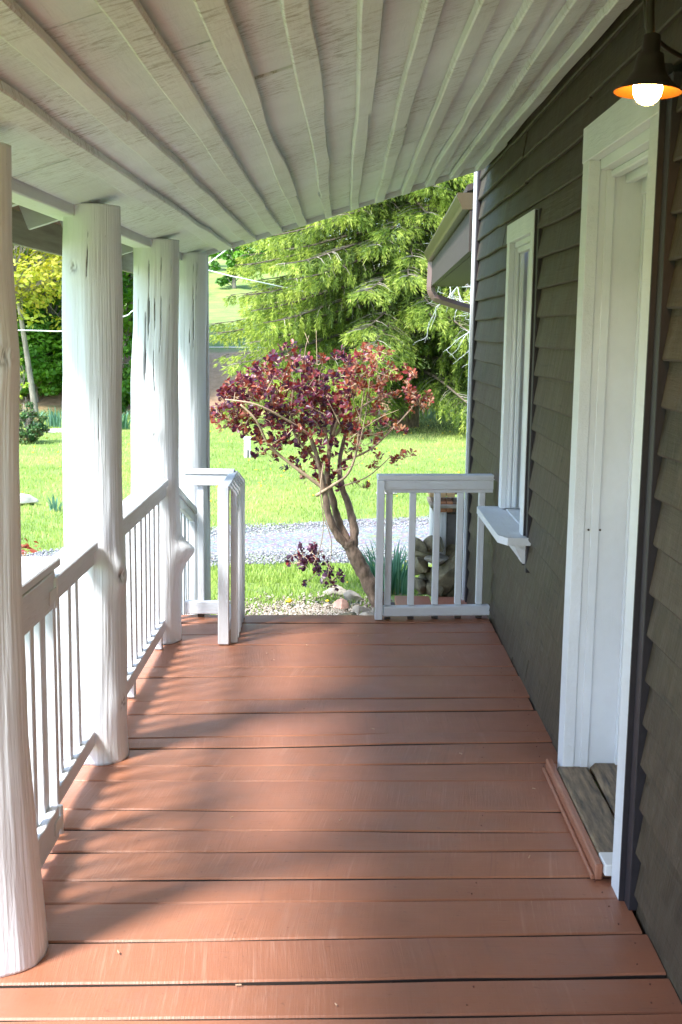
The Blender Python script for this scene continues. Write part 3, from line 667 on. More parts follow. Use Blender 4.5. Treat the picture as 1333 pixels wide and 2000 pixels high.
log_post(zprof([(468, 262, 351), (500, 263, 352), (640, 262, 349), (740, 257, 347), (900, 257, 348), (1000, 257, 351), (1100, 258, 356), (1180, 260, 354), (1255, 262, 355)], 6.0),
         6.0, .002, 2.005, 33, 'third white log post with long black drying cracks and a pointed burl low down',
         knots=((CAMA+.15, 1.06, .03, .007),),
         cracks=((CAMA-.22, 1.52, 1.90, .007, .035, -.12), (CAMA-.32, 1.30, 1.66, .009, .04, -.05), (CAMA+.10, 1.15, 1.75, .004, .025, -.18), (CAMA-.42, .95, 1.35, .003, .02, -.1), (CAMA+.35, 1.45, 1.95, .003, .02, 0.), (CAMA-.7, 1.4, 1.9, .002, .015, 0.), (CAMA+.75, 1.6, 1.93, .002, .015, 0.), (CAMA-.05, .1, .75, .0025, .02, -.15), (CAMA-.5, .55, .95, .002, .015, 0.)),
         burl=(CAMA+1.5, .475, .060, .062))
log_post(zprof([(490, 333, 404), (640, 331, 402), (900, 331, 404), (1000, 331, 408), (1160, 330, 412), (1260, 329, 414)], 7.15),
         7.15, -.42, 2.01, 44, 'farthest white log post at the outer corner of the porch end',
         cracks=((CAMA+.45, 1.45, 1.95, .004, .025, -.1), (CAMA+.62, 1.70, 2.0, .0025, .02, 0.), (CAMA+.25, 1.25, 1.6, .003, .02, -.1)), na=160, nz=160)
m = MB(); p = at(407, 495, 7.22); V, Fs = board((p[0]-.002, 7.20, -.4), (p[0]-.012, 7.20, 2.0), (1, 0, 0), .026, .06, 6, c=.002, tdir=(0, 1, 0))
o = m.add(V, Fs).build('trim_strip', GREYBOARD); tag(o, 'narrow grey board standing against the farthest log post', 'board')

# ================================================================= RAILINGS
def side_rail(name, label, y0, y1, x, ztop, zbot, group, nb, wob=0., foot=None, top_w=.095, ztop1=None):
    r = empty(name, (x, (y0+y1)/2, 0), label, 'railing', group); z1 = ztop if ztop1 is None else ztop1; dz = z1-ztop
    V, Fs = board((x, y0, ztop-.018), (x, y1, z1-.018), (1, 0, 0), top_w, .036, 10, er=wav(61+nb, .002, 2), c=.004, tdir=(0, 0, 1)); MB().add(V, Fs).build('top_rail', WY, r)
    V, Fs = board((x+.022, y0, ztop-.062), (x+.022, y1, z1-.062), (0, 0, 1), .050, .024, 6, c=.002); MB().add(V, Fs).build('upper_brace', WY, r)
    V, Fs = board((x, y0, zbot+.03), (x, y1, zbot+.03+dz), (0, 0, 1), .060, .050, 8, el=wav(62+nb, .0015, 2), c=.003); MB().add(V, Fs).build('bottom_rail', WY, r)
    me = None
    for i in range(nb):
        y = y0+(y1-y0)*(i+.7)/(nb+.4+(.5 if nb == 4 else 0)); zz = dz*(y-y0)/(y1-y0); ln = ztop-.037-(zbot+.0612)
        if me is None:
            o = MB().box(-.018, .018, -.018, .018, 0, ln, .003).build('baluster', WZ, r); me = o.data
        else: o = link_mesh('baluster', me, WZ, r)
        o.location = (x-.010+U(-.002, .002), y+U(-.004, .004), zbot+.0608+zz); o.rotation_euler = (U(-.006, .006), U(-.006, .006), U(-.03, .03))
    for fy in (foot or []):
        MB().box(x-.018, x+.022, fy-.02, fy+.02, .0075, zbot-.001, .003).build('foot_block', WZ, r)
    return r
side_rail('side_railing', 'white baluster railing between the second and third log posts', 4.44, 5.885, -.905, .845, .075, 'white porch railings', 11, foot=[5.02, 5.80])
side_rail('side_railing', 'white railing sloping down between the third and farthest log posts', 6.12, 7.03, -.905, .80, .03, 'white porch railings', 8, ztop1=.53)
# fixed short section next to post two and the gate
side_rail('side_railing', 'short fixed white railing section between the gate and the second log post', 3.565, 4.205, -.915, .835, .075, 'white porch railings', 4, foot=[3.63])
g = empty('gate', (-.90, 3.25, 0), 'white wooden gate with a wide top shelf between the first two log posts', 'gate')
V, Fs = board((-.935, 3.0, .888), (-.935, 3.60, .880), (1, 0, 0), .155, .028, 8, c=.004, tdir=(0, 0, 1)); MB().add(V, Fs).build('top_shelf', WY, g)
V, Fs = board((-.868, 3.0, .815), (-.868, 3.50, .812), (0, 0, 1), .110, .026, 6, c=.003); MB().add(V, Fs).build('upper_rail', WY, g)
V, Fs = board((-.868, 3.0, .090), (-.868, 3.50, .088), (0, 0, 1), .10, .026, 6, c=.003); MB().add(V, Fs).build('lower_rail', WY, g)
for y in (3.47,): MB().box(-.905, -.882, y-.03, y+.03, .04, .868, .003).build('stile', WZ, g)
for y in (3.03, 3.13, 3.24, 3.35): MB().box(-.912, -.8825, y-.019, y+.019, .045, .868, .003).build('baluster', WZ, g)
for z_ in (.80, .085):
    m = MB(); m.add(*tube([(-.858, 3.525, z_-.045), (-.858, 3.525, z_+.045)], .010, 10)); m.box(-.8545, -.8505, 3.44, 3.516, z_-.02, z_+.02, .001); m.box(-.862, -.858, 3.53, 3.57, z_-.02, z_+.02, .001); m.build('hinge', METALW, g)
MB().box(-.905, -.865, 3.535, 3.562, .04, .862, .003).build('hinge_post', WZ, g)

# end railing on the right
er = empty('end_railing', (.52, 6.53, 0), 'white end railing between the porch exit and the house wall', 'railing', 'white porch railings')
def erp(t): return .225+(.838-.225)*t, 6.50+.068*t
(xa, ya), (xb, yb) = erp(0), erp(1)
V, Fs = board((xa-.035, ya, .795), (xb-.012, yb, .795), (0, 1, 0), .085, .026, 8, c=.003, tdir=(0, 0, 1)); MB().add(V, Fs).build('top_cap', WX, er)
V, Fs = board((xa-.013, ya-.022, .755), (xb-.014, yb-.022, .755), (0, 0, 1), .052, .026, 6, c=.003); MB().add(V, Fs).build('top_rail', WX, er)
V, Fs = board((xa+.008, ya-.010, .725), (xb-.014, yb-.010, .725), (0, 0, 1), .030, .020, 4, c=.002); MB().add(V, Fs).build('under_rail', WX, er)
V, Fs = board((xa+.010, ya-.018, .052), (xb-.016, yb-.018, .052), (0, 0, 1), .055, .055, 8, c=.006); MB().add(V, Fs).build('bottom_rail', WX, er)
MB().box(xa-.038, xa+.004, ya-.045, ya+.0, .006, .7805, .003).build('end_post', WZ, er)
for i in range(5):
    t = (.052, .262, .482, .692, .885)[i]; x, y = erp(t)
    MB().box(x-.018, x+.018, y-.012, y+.024, .0815, .7085, .003).build('baluster', WZ, er)
    MB().box(x-.017, x+.017, y-.03, y+.01, .006, .0240, .002).build('foot_block', DARKBLOCK, er)
# left end railing: transverse piece and return toward the camera
el_ = empty('end_railing', (-.74, 6.5, 0), 'white L shaped railing left of the exit with sawn baluster tops', 'railing', 'white porch railings')
V, Fs = board((-.86, 6.50, .812), (-.590, 6.50, .812), (0, 1, 0), .075, .024, 4, c=.003, tdir=(0, 0, 1), endcut=0); MB().add(V, Fs).build('top_cap', WX, el_)
V, Fs = board((-.86, 6.482, .768), (-.612, 6.482, .768), (0, 0, 1), .060, .026, 4, c=.003); MB().add(V, Fs).build('top_rail', WX, el_)
V, Fs = board((-.86, 6.482, .060), (-.612, 6.482, .060), (0, 0, 1), .070, .045, 4, c=.004); MB().add(V, Fs).build('bottom_rail', WX, el_)
MB().box(-.790, -.755, 6.485, 6.52, .0955, .799, .003).build('baluster', WZ, el_)
MB().box(-.790, -.755, 6.47, 6.51, .006, .0235, .002).build('foot_block', DARKBLOCK, el_)
V, Fs = board((-.585, 5.93, .795), (-.596, 6.54, .797), (1, 0, 0), .045, .030, 4, c=.003, tdir=(0, 0, 1)); MB().add(V, Fs).build('return_rail', WY, el_)
V, Fs = board((-.589, 5.95, .060), (-.600, 6.45, .060), (1, 0, 0), .036, .055, 4, c=.003, tdir=(0, 0, 1)); MB().add(V, Fs).build('bottom_return', WY, el_)
MB().box(-.618, -.562, 5.895, 5.93, .006, .812, .004).build('end_post', WZ, el_)
def bev_baluster(x, y, z0, z1, w_=.034):
    h = w_/2; V = [(x+a*h, y+b*h, z0) for a, b in ((-1, -1), (1, -1), (1, 1), (-1, 1))]+[(x-h, y-h, z1), (x+h, y-h, z1-w_*1.3), (x+h, y+h, z1-w_*1.3), (x-h, y+h, z1)]
    return MB().add(V, [(3, 2, 1, 0), (4, 5, 6, 7)]+[(i, (i+1) % 4, 4+(i+1) % 4, 4+i) for i in range(4)])
for i in range(6):
    y = 5.955+.105*i; bev_baluster(-.541-.0015*i, y, .006, .812).build('baluster', WZ, el_)

# ================================================================= WALL LAMP
lc = at(1265, 182, 2.5)
lamp = empty('wall_lamp', (WALLX, 2.5, lc[2]+.2), 'lit barn style wall lamp with a dark shade and orange inside above the door', 'wall lamp')
def lathe(prof, c, ns=40):
    V = []; Fs = []
    for (r, z) in prof:
        for q in range(ns): a = 2*math.pi*q/ns; V.append((c[0]+r*math.cos(a), c[1]+r*math.sin(a), c[2]+z))
    for i in range(len(prof)-1):
        for q in range(ns): Fs.append((i*ns+q, i*ns+(q+1) % ns, (i+1)*ns+(q+1) % ns, (i+1)*ns+q))
    return V, Fs
def tilt_about(V, c, ax, ay):
    M = Matrix.Rotation(ax, 3, 'X')@Matrix.Rotation(ay, 3, 'Y'); return [tuple(M@(Vector(p)-Vector(c))+Vector(c)) for p in V]
V, Fs = lathe([(.067, .002), (.066, .004), (.045, .024), (.033, .040), (.028, .060), (.026, .075), (.018, .078), (.017, .11), (.010, .115)], lc); MB().add(tilt_about(V, lc, -.03, .04), Fs).build('shade', IRON, lamp, True)
V, Fs = lathe([(.0665, .0015), (.044, .0215), (.031, .038), (.024, .060)], lc); MB().add(tilt_about(V, lc, -.03, .04), Fs).build('shade_lining', BRASS, lamp, True)
k = NT('warm_lit_bulb'); em = k.n('ShaderNodeEmission'); em.inputs[0].default_value = (1, .47, .13, 1); em.inputs[1].default_value = 75; k.l(em.outputs[0], k.out.inputs[0]); BULB = k.m
V, Fs = lathe([(.0005, -.029), (.010, -.0275), (.019, -.022), (.026, -.012), (.029, 0), (.0285, .008), (.024, .020), (.016, .034), (.013, .05)], (lc[0], lc[1], lc[2]+.006)); MB().add(V, Fs).build('bulb', BULB, lamp, True)
top = np.array([lc[0], lc[1], lc[2]+.11])
arm = smoothpath([top, top+(-.002, 0, .09), top+(.02, -.01, .16), top+(.08, -.02, .17), top+(.14, -.03, .12), (WALLX-.01, 2.46, lc[2]+.16)], 6)
MB().add(*tube(arm, .0085, 10)).build('gooseneck_arm', IRON, lamp, True)
MB().add(*tube([(WALLX-.03, 2.46, lc[2]+.16), (WALLX-.003, 2.46, lc[2]+.16)], [.045, .05], 20)).build('wall_plate', IRON, lamp)
cab = smoothpath([at(1262, -60, 2.62), at(1262, 20, 2.62), at(1268, 60, 2.64), at(1300, 92, 2.72), at(1345, 118, 2.8)], 6)
o = MB().add(*tube(cab, .0055, 7)).build('lamp_cable', IRON, None, True); tag(o, 'dark flexible cable looping down the siding beside the wall lamp', 'cable')

# ================================================================= WING EAVE, GUTTER, DOWNSPOUT beyond the house corner
wing = empty('house_wing', (1.2, 11, 0), 'low eave of the house wing beyond the corner with a bronze gutter and downspout', 'house wing')
gn, gf = at(893, 376, 7.95), at(829, 492, 13.6)
ax = (gf-gn); 
def gutter_profile(P, side=1):
    return [(P[0]-.062, P[2]+.0), (P[0]-.066, P[2]-.02), (P[0]-.052, P[2]-.05), (P[0]-.036, P[2]-.082), (P[0]-.030, P[2]-.105), (P[0]+.07, P[2]-.105), (P[0]+.07, P[2]-.0)]
gn = gn+np.array([.066, 0, 0]); gf = gf+np.array([.066, 0, 0])
V = []; Fs = []; NS = 12
for j in range(NS+1):
    P = gn+(gf-gn)*j/NS
    V += [(x, P[1], z) for x, z in gutter_profile(P)]
n = 7
for j in range(NS):
    for q in range(n-1): Fs.append((j*n+q, j*n+q+1, (j+1)*n+q+1, (j+1)*n+q))
Fs.append(tuple(range(n))); Fs.append(tuple(NS*n+q for q in range(n-1, -1, -1)))
MB().add(V, Fs).build('gutter', GUTTER, wing)
def slab(P0, P1, x0, x1, z0, z1, name, mat):
    V = []
    for P in (P0, P1):
        for (x, z) in ((x0, z0), (x1, z0), (x1, z1), (x0, z1)): V.append((P[0]+x, P[1], P[2]+z))
    MB().add(V, [(0, 1, 2, 3), (7, 6, 5, 4), (0, 4, 5, 1), (1, 5, 6, 2), (2, 6, 7, 3), (3, 7, 4, 0)]).build(name, mat, wing)
slab(gn, gf, .072, .098, -.155, .01, 'fascia_board', DARKTRIM)
slab(gn, gf, .02, .060, -.37, -.112, 'beam_board', WINGBOARD)
slab(gn, gf, .062, .36, -.375, -.345, 'soffit', WINGBOARD)
V = []
for P in (gn, gf): V += [(P[0]+x, P[1], P[2]+z) for x, z in ((.0, .01), (3.2, 1.05), (3.2, 1.10), (.0, .05))]
MB().add(V, [(0, 1, 2, 3), (7, 6, 5, 4), (0, 4, 5, 1), (1, 5, 6, 2), (2, 6, 7, 3), (3, 7, 4, 0)]).build('wing_roof', DARKBLOCK, wing)
pth = [at(845, 495, 13.55), at(843, 540, 13.55), at(842, 565, 13.55), at(848, 578, 13.55), at(862, 586, 13.55), at(930, 607, 13.55), at(960, 617, 13.55)]
m = MB(); m.add(*tube(smoothpath(pth, 4), .046, 4)); m.build('downspout', DOWN, wing)
m = MB()
for q in range(6):
    P = at(842.3+q*1.6, 566+q*3., 13.55); m.add(*tube([P+(0, 0, .004), P-(0, 0, .004)], .050, 4))
m.build('elbow_crimps', DOWN, wing)
m = MB(); m.box(1.9, 1.98, 8.0, 8.08, -.45, 2.4); m.box(1.9, 1.98, 13.4, 13.48, -.45, 2.4); m.build('wing_post', DARKTRIM, wing)

# ================================================================= STONE AND BRICK PEDESTAL
def rockmesh(c, s, seed, sub_=3, flat=.0):
    import bmesh
    bm = bmesh.new(); bmesh.ops.create_icosphere(bm, subdivisions=sub_, radius=1.)
    P = np.array([v.co[:] for v in bm.verts]); r_ = np.random.default_rng(seed)
    for _ in range(14):
        nrm = r_.normal(size=3); nrm /= np.linalg.norm(nrm); dd = r_.uniform(.45, .8)
        t = P@nrm; ov = np.clip(t-dd, 0, None); P = P-ov[:, None]*nrm*.92
    P *= 1+.05*vnoise(P[:, 0]*4+9, P[:, 1]*4+P[:, 2]*3+9, seed)[:, None]
    P = P*np.array(s)*1.25+np.array(c); Fs = [tuple(v.index for v in f.verts) for f in bm.faces]; bm.free()
    return P.tolist(), Fs
ped = empty('masonry_pedestal', (.65, 8.1, -.4), 'low grey and white masonry pedestal with a brick cap behind the end railing', 'pedestal')
def blk(a, b, Y, dep, name, mat, par=ped, c=.006):
    p0, p1 = at(a[0], a[1], Y), at(b[0], b[1], Y); return MB().box(p0[0], p1[0], Y, Y+dep, p1[2], p0[2], c).build(name, mat, par)
blk((872, 1003), (914, 1095), 8.12, .30, 'grey_block', STUCCO)
blk((845, 988), (858, 1075), 8.16, .28, 'pale_board', PALEWOOD); blk((860, 992), (871, 1085), 8.10, .28, 'pale_board', PALEWOOD)
for i, (a, mt) in enumerate(((847, BRICKD), (860, BRICK), (873, BRICK), (886, BRICKD), (899, BRICKD))): blk((a, 980), (a+12.3, 1001), 8.05, .20, 'brick', mt)
MB().box(*[float(v) for v in (at(866, 0, 8.05)[0], .83)], 8.02, 8.42, at(0, 979.5, 8.05)[2]+.0, at(0, 974, 8.05)[2]+.004, .003).build('cap_slab', STONEP, ped)
for i, a in enumerate((840, 857, 874)):
    p0 = at(a, 972, 8.05); MB().box(p0[0], p0[0]+.052, 8.06, 8.40, p0[2]-.0, p0[2]+.028, .003).build('cap_board', CAPWOOD, ped)
p0 = at(893, 972, 8.05); MB().box(p0[0], .825, 8.20, 8.24, p0[2], p0[2]+.07, .003).build('cap_back_board', BRICKD, ped)
m = MB().add(*rockmesh(at(884, 968, 8.12), (.02, .016, .02), 5, 2)); o = m.build('ceramic_fragment', BRICKP); tag(o, 'small pink and white object lying on the brick cap of the pedestal', 'ornament')
# terracotta brick leaning
P = at(903, 1057, 7.98); V, Fs = cbox(-.030, .030, -.02, .02, -.055, .055, .004); R_ = Matrix.Rotation(.28, 3, 'Y')@Matrix.Rotation(-.2, 3, 'X')
o = MB().add([tuple(R_@Vector(v)+Vector(P)) for v in V], Fs).build('leaning_brick', BRICKP); tag(o, 'pinkish terracotta brick leaning against the grey masonry pedestal', 'brick')
for i, (px, py, sx, sz, mt) in enumerate(((818, 1066, .060, .048, STONE), (848, 1064, .080, .052, STONE), (822, 1104, .070, .066, STONE), (864, 1122, .110, .112, STONE), (897, 1108, .085, .120, STONE), (890, 1150, .10, .06, STONE), (846, 1150, .09, .055, STONE), (818, 1142, .062, .058, STONE), (848, 1090, .09, .040, STONEP), (834, 1082, .085, .07, STONE), (836, 1126, .085, .08, STONE), (884, 1072, .09, .07, STONE))):
    o = MB().add(*rockmesh(at(px, py, 8.0+.02*(i % 3)+(.12 if i > 8 else 0)), (sx, .11, sz), 50+i)).build('field_stone', mt)
    tag(o, ['brown stone at the top left of the pile below the pedestal', 'rough stone with a broken face under the pale boards', 'upright brown stone on the left side of the pile', 'largest mossy stone in the middle of the pile', 'square mossy stone at the right of the pile', 'dark mossy stone low beside the clapboards', 'flat dark stone at the foot of the pile', 'pale stone at the lower left of the pile by the grass', 'flat grey lichen covered slab on top of the mossy stone', 'shadowed stone set back behind the upper left of the pile', 'shadowed stone set back behind the lower left of the pile', 'dark stone directly under the grey block'][i], 'stone', 'stones piled under the masonry pedestal')
# rocks around the smoke tree's foot
rk = [(655, 1122, 8.75, .10, .05, STONEP, 'whitish rock half sunk in grass left of the leaning trunk'), (690, 1128, 8.55, .075, .065, STONEP, 'upright pale rock against the foot of the leaning trunk'),
      (668, 1150, 8.3, .06, .045, BRICKP, 'pinkish rock among the rocks at the porch exit'), (708, 1158, 8.2, .085, .035, STONEP, 'flat tan rock under the leaning trunk'),
      (676, 1178, 7.95, .08, .045, STONE, 'mossy brown rock at the right side of the exit'), (718, 1180, 7.9, .085, .05, STONEP, 'pale tan rock next to the end railing post'),
      (640, 1156, 8.35, .05, .02, STONEP, 'small flat pale rock in the pebbles'), (598, 1190, 7.75, .15, .012, STONEP, 'thin flat stone slab in front of the deck edge'), (520, 1190, 7.75, .14, .012, STONE, 'mossy flat stone slab in front of the deck edge')]
for i, (px, py, Y, sx, sz, mt, lb) in enumerate(rk):
    P = at(px, py, Y); g0 = float(ground_h(P[0], Y)); P[2] = g0+sz*.45
    tag(MB().add(*rockmesh(P, (sx, sx*.75, sz), 80+i)).build('rock', mt), lb, 'rock', 'rocks at the foot of the porch exit')
P = at(50, 962, 13.3); tag(MB().add(*rockmesh((P[0], 13.3, float(ground_h(P[0], 13.3))+.06), (.12, .1, .08), 95)).build('rock', CONC), 'grey white rock sitting alone in the lawn seen left of the second post', 'rock')
P = at(755, 952, 14.5); tag(MB().add(*rockmesh((P[0], 14.5, float(ground_h(P[0], 14.5))+.01), (.12, .1, .04), 96)).build('rock', CONC), 'flat pale rock in the lawn just above the end railing', 'rock')
P = at(95, 832, 22); tag(MB().add(*rockmesh((P[0], 22, float(ground_h(P[0], 22))+.02), (.35, .2, .05), 97)).build('rock', CONC), 'low flat rock in the grass beside the far dark bush', 'rock')
# small white stand pipe box on the lawn
P = at(484, 895, 18.2); gz = float(ground_h(P[0], 18.2))
pb = empty('utility_pedestal', (P[0], 18.2, gz), 'small white utility pedestal standing alone on the lawn', 'utility box')
MB().box(P[0]-.05, P[0]+.05, 18.15, 18.25, gz-.02, gz+.27, .008).build('box_body', METALW, pb); MB().box(P[0]-.06, P[0]+.06, 18.14, 18.26, gz+.271, gz+.31, .01).build('lid', METALW, pb)
MB().box(P[0]+.0, P[0]+.02, 18.135, 18.149, gz+.0, gz+.12, .002).build('dark_slot', DARKBLOCK, pb)

# ================================================================= PLANTS
DAFF = leafmat('daffodil_leaf', rampcols((.05, .14, .07), (.10, .24, .14), (.20, .36, .26)), .45, .3)
def strap_plant(name, c, n, r, h, label, mat=DAFF, wid=.008, cat='plant', group=None, lean=.55):
    V = []; Fs = []; tn = []; K = 5
    for i in range(n):
        a = U(0, 6.28); rr = r*math.sqrt(U(0, 1)); b = np.array([c[0]+rr*math.cos(a), c[1]+rr*math.sin(a), float(ground_h(c[0], c[1]))-.01]); la = a+U(-.7, .7); L = h*U(.6, 1.1); le = L*U(.1, lean); t0 = U(0, 1)
        wx, wy = -math.sin(la+1.2*U(-1, 1))*wid, math.cos(la)*wid; s = len(V)
        for j in range(K+1):
            t = j/K; p = b+np.array([math.cos(la)*le*t*t, math.sin(la)*le*t*t, L*(t-.12*t*t*(le/L)*3)]); ww = (1-t**3)
            V.append(p+(wx*ww, wy*ww, 0)); V.append(p-(wx*ww, wy*ww, 0)); tn += [t0, t0]
        for j in range(K): Fs.append((s+2*j, s+2*j+1, s+2*j+3, s+2*j+2))
    o = npmesh(name, V, Fs, mat, None, True, {'tint': tn}); tag(o, label, cat, group); return o
P = at(770, 1130, 8.9); strap_plant('daffodil_clump', (P[0]-.02, 8.95), 150, .17, .42, 'large clump of blue green daffodil leaves seen through the end railing')
P = at(108, 985, 12.9); strap_plant('daffodil_clump', (P[0], 12.9), 26, .06, .2, 'small tuft of daffodil leaves in the lawn right of the lone rock')
P = at(100, 835, 22.8)
for i in range(5): strap_plant('iris_clump', (P[0]-.4+.42*i, 22.9+.3*(i % 2)), 60, .22, .42, ['leftmost', 'second', 'middle', 'fourth', 'rightmost'][i]+' pale blue green iris clump behind the lawn on the left', wid=.014, group='iris clumps along the far left lawn edge')
for i in range(7): strap_plant('iris_clump', (1.9+.42*i, 27.1+.15*(i % 3)), 45, .24, .34, ['leftmost', 'second', 'third', 'middle', 'fifth', 'sixth', 'rightmost'][i]+' pale silvery iris clump in front of the far right hedge', mat=leafmat('silvery_leaf', rampcols((.25, .34, .2), (.5, .6, .42)), .5, .3) if i == 0 else bpy.data.materials['silvery_leaf'], wid=.016, group='pale iris clumps before the far right hedge')

def leafcloud(C, N, size, mat, name, parent, tint, aspect=.6, droop=0., quad=True, shape='leaf'):
    """leaves: C (n,3) centres, N (n,3) facing direction, size (n,)"""
    n = len(C); N = N/np.linalg.norm(N, axis=1, keepdims=True); r_ = rng.normal(size=(n, 3)); r_[:, 2] -= droop
    A = r_-N*np.sum(r_*N, 1, keepdims=True); A /= np.linalg.norm(A, axis=1, keepdims=True); B = np.cross(N, A); s = size[:, None]
    p0 = C-A*s*.5; p1 = C+B*s*aspect*.5+N*s*.06; p2 = C+A*s*.5; p3 = C-B*s*aspect*.5+N*s*.06
    V = np.stack([p0, p1, p2, p3], 1).reshape(-1, 3); Fc = np.arange(4*n).reshape(n, 4)
    return npmesh(name, V, Fc, mat, parent, False, {'tint': np.repeat(tint, 4)})
def broad_tree(name, base, h, cr, cz0, label, mat, bark=BARKG, nl=9000, ls=.16, nclump=60, lean=(0, 0), tr=.16, cat='tree', group=None, seed=0, tintf=(0, 1), bare=0.):
    global rng
    base = np.array([base[0], base[1], float(ground_h(base[0], base[1]))-.1]); t = empty(name, base, label, cat, group)
    m = MB(); tops = []; topc = base+np.array([lean[0], lean[1], h*.92])
    tp = smoothpath([base, base+np.array([lean[0]*.25+U(-.1, .1), lean[1]*.3, h*.3]), base+np.array([lean[0]*.6+U(-.15, .15), lean[1]*.6, h*.6]), topc], 5)
    m.add(*tube(tp, list(np.linspace(tr, tr*.18, len(tp))), 9)); m.build('trunk', bark, t, True)
    cc = base+np.array([lean[0]*.7, lean[1]*.7, (cz0+h)/2]); rz_ = (h-cz0)/2
    cl = []; m = MB()
    for i in range(nclump):
        v_ = rng.normal(size=3); v_ /= np.linalg.norm(v_); v_ *= rng.uniform(.35, 1)**.6
        p = cc+v_*np.array([cr, cr, rz_])*(1+.15*rng.normal()); cl.append((p, U(.28, .55)*cr*.55))
        k0 = tp[int(np.clip((p[2]-base[2])/h*.75*len(tp), len(tp)*(.5 if name == 'birch_tree' else .12), len(tp)-2))]
        mid = (k0+p)/2+np.array([U(-.2, .2), U(-.2, .2), U(0, .3)])
        lr = tr*(.6 if name == 'birch_tree' else 1); m.add(*tube([k0, mid, p], [lr*.28, lr*.15, lr*.04], 4, False))
    m.build('limbs', bark, t)
    idx = rng.integers(0, len(cl), nl); CC = np.array([c[0] for c in cl])[idx]; RR = np.array([c[1] for c in cl])[idx][:, None]
    off = rng.normal(size=(nl, 3)); off /= np.linalg.norm(off, axis=1, keepdims=True); off *= rng.uniform(.3, 1, (nl, 1))**.5*RR*np.array([1, 1, .62]); C = CC+off
    N = off/RR+np.array([0, 0, .7])+rng.normal(0, .35, (nl, 3))
    ct = rng.uniform(0, 1, len(cl))[idx]; tint = np.clip(tintf[0]+(tintf[1]-tintf[0])*(.55*ct+.45*rng.uniform(0, 1, nl)), 0, 1)
    leafcloud(C, N, ls*rng.uniform(.6, 1.3, nl), mat, 'foliage', t, tint); return t
MAPLE = leafmat('fresh_green_leaf', rampcols((.05, .15, .02), (.11, .27, .03), (.20, .40, .04)), .5, .4)
DARKLF = leafmat('deep_green_leaf', rampcols((.05, .14, .02), (.11, .26, .035), (.19, .38, .05)), .5, .3)
YELLOW = leafmat('yellow_spring_leaf', rampcols((.20, .28, .03), (.38, .42, .05), (.52, .42, .07)), .5, .4)
LIME = leafmat('lime_leaf', rampcols((.16, .30, .03), (.32, .46, .05), (.48, .54, .08)), .5, .4)
HAZYLF = leafmat('pale_spring_leaf', rampcols((.28, .36, .15), (.44, .50, .24), (.52, .52, .32)), .6, .4)
broad_tree('birch_tree', (at(72, 800, 25.5)[0], 25.5), 5.3, 2.2, 2.0, 'slender grey trunked tree with yellow spring leaves seen between the first two posts', YELLOW, nl=8500, ls=.12, nclump=120, lean=(-.62, .2), tr=.075)
T = [((-9.3, 28.6), 9, 2.5, .9, MAPLE, 'bright green maple left of the yellow leaved tree at the lawn edge'),
     ((-7.3, 30.2), 8.5, 2.4, 1.5, MAPLE, 'bright green maple directly behind the yellow leaved tree'),
     ((-5.5, 29.), 8.5, 1.7, .3, MAPLE, 'bright green maple seen between the second and third posts'),
     ((-11.8, 31.), 11, 3.0, .2, DARKLF, 'dark green woodland tree farthest left'),
     ((-9.4, 32.5), 11, 2.8, -.1, DARKLF, 'dark green woodland tree behind the left maple'),
     ((-7.4, 33.), 11, 2.6, -.1, DARKLF, 'dark green woodland tree behind the middle maple'),
     ((-5.9, 33.4), 10, 2.2, -.1, DARKLF, 'dark green woodland tree behind the right maple'),
     ((-8.4, 36.), 12, 3.4, 0, DARKLF, 'tall dark green tree deepest in the left wood'),
     ((-11.5, 37.), 13, 3.4, 0, DARKLF, 'tall dark green tree at the back left of the wood')]
for i, (b, h, cr, c0, mt, lb) in enumerate(T):
    broad_tree('maple_tree' if mt is MAPLE else 'woodland_tree', b, h, cr, c0, lb, mt, nl=17000 if mt is MAPLE else 15000, ls=.17 if mt is MAPLE else .21, nclump=130, lean=(U(-.4, .4), 0), tr=.13, group='trees at the edge of the left woods')
# understory in the shade and dark wood beyond
for i, (b, r_, h, mt, lb) in enumerate((((-8.9, 28.), 1.3, 2.5, MAPLE, 'low green shrub under the maples on the far left'), ((-7.2, 28.4), 1.2, 2.0, MAPLE, 'low fresh green shrub behind the grey trunk'), ((-7.9, 29.4), 1.3, 2.3, MAPLE, 'taller mid green shrub behind the low dark shrubs'), ((-5.4, 27.6), .8, 1.3, MAPLE, 'low bright green shrub left of the third post'), ((-6.3, 29.5), 1.0, 2.2, DARKLF, 'dark shrub hidden mostly by the second post'))):
    broad_tree('shrub', b, h, r_, .1, lb, mt, nl=6500, ls=.13, nclump=50, tr=.03, cat='shrub')
# field edge trees far up the hill, left of the spruce
for i, (x, y, h, mt, lb) in enumerate(((-9.5, 62, 3.6, MAPLE, 'round green tree at the top of the hill field'), (-6.0, 66, 3.8, MAPLE, 'green tree beside the spruce on the hill crest'), (-3, 70, 5, LIME, 'lime green tree behind the spruce on the crest'), (-12.5, 75, 6.5, HAZYLF, 'pale hazy budding tree on the far hill'), (-8.5, 78, 8.0, HAZYLF, 'tall pale budding tree on the far hill crest'), (-4, 82, 8.5, HAZYLF, 'pale budding tree farthest right on the hill'))):
    broad_tree('hill_tree', (x, y), h, h*.42, .3, lb, mt, nl=4500, ls=.26, nclump=45, tr=.12, group='trees on the far hill')
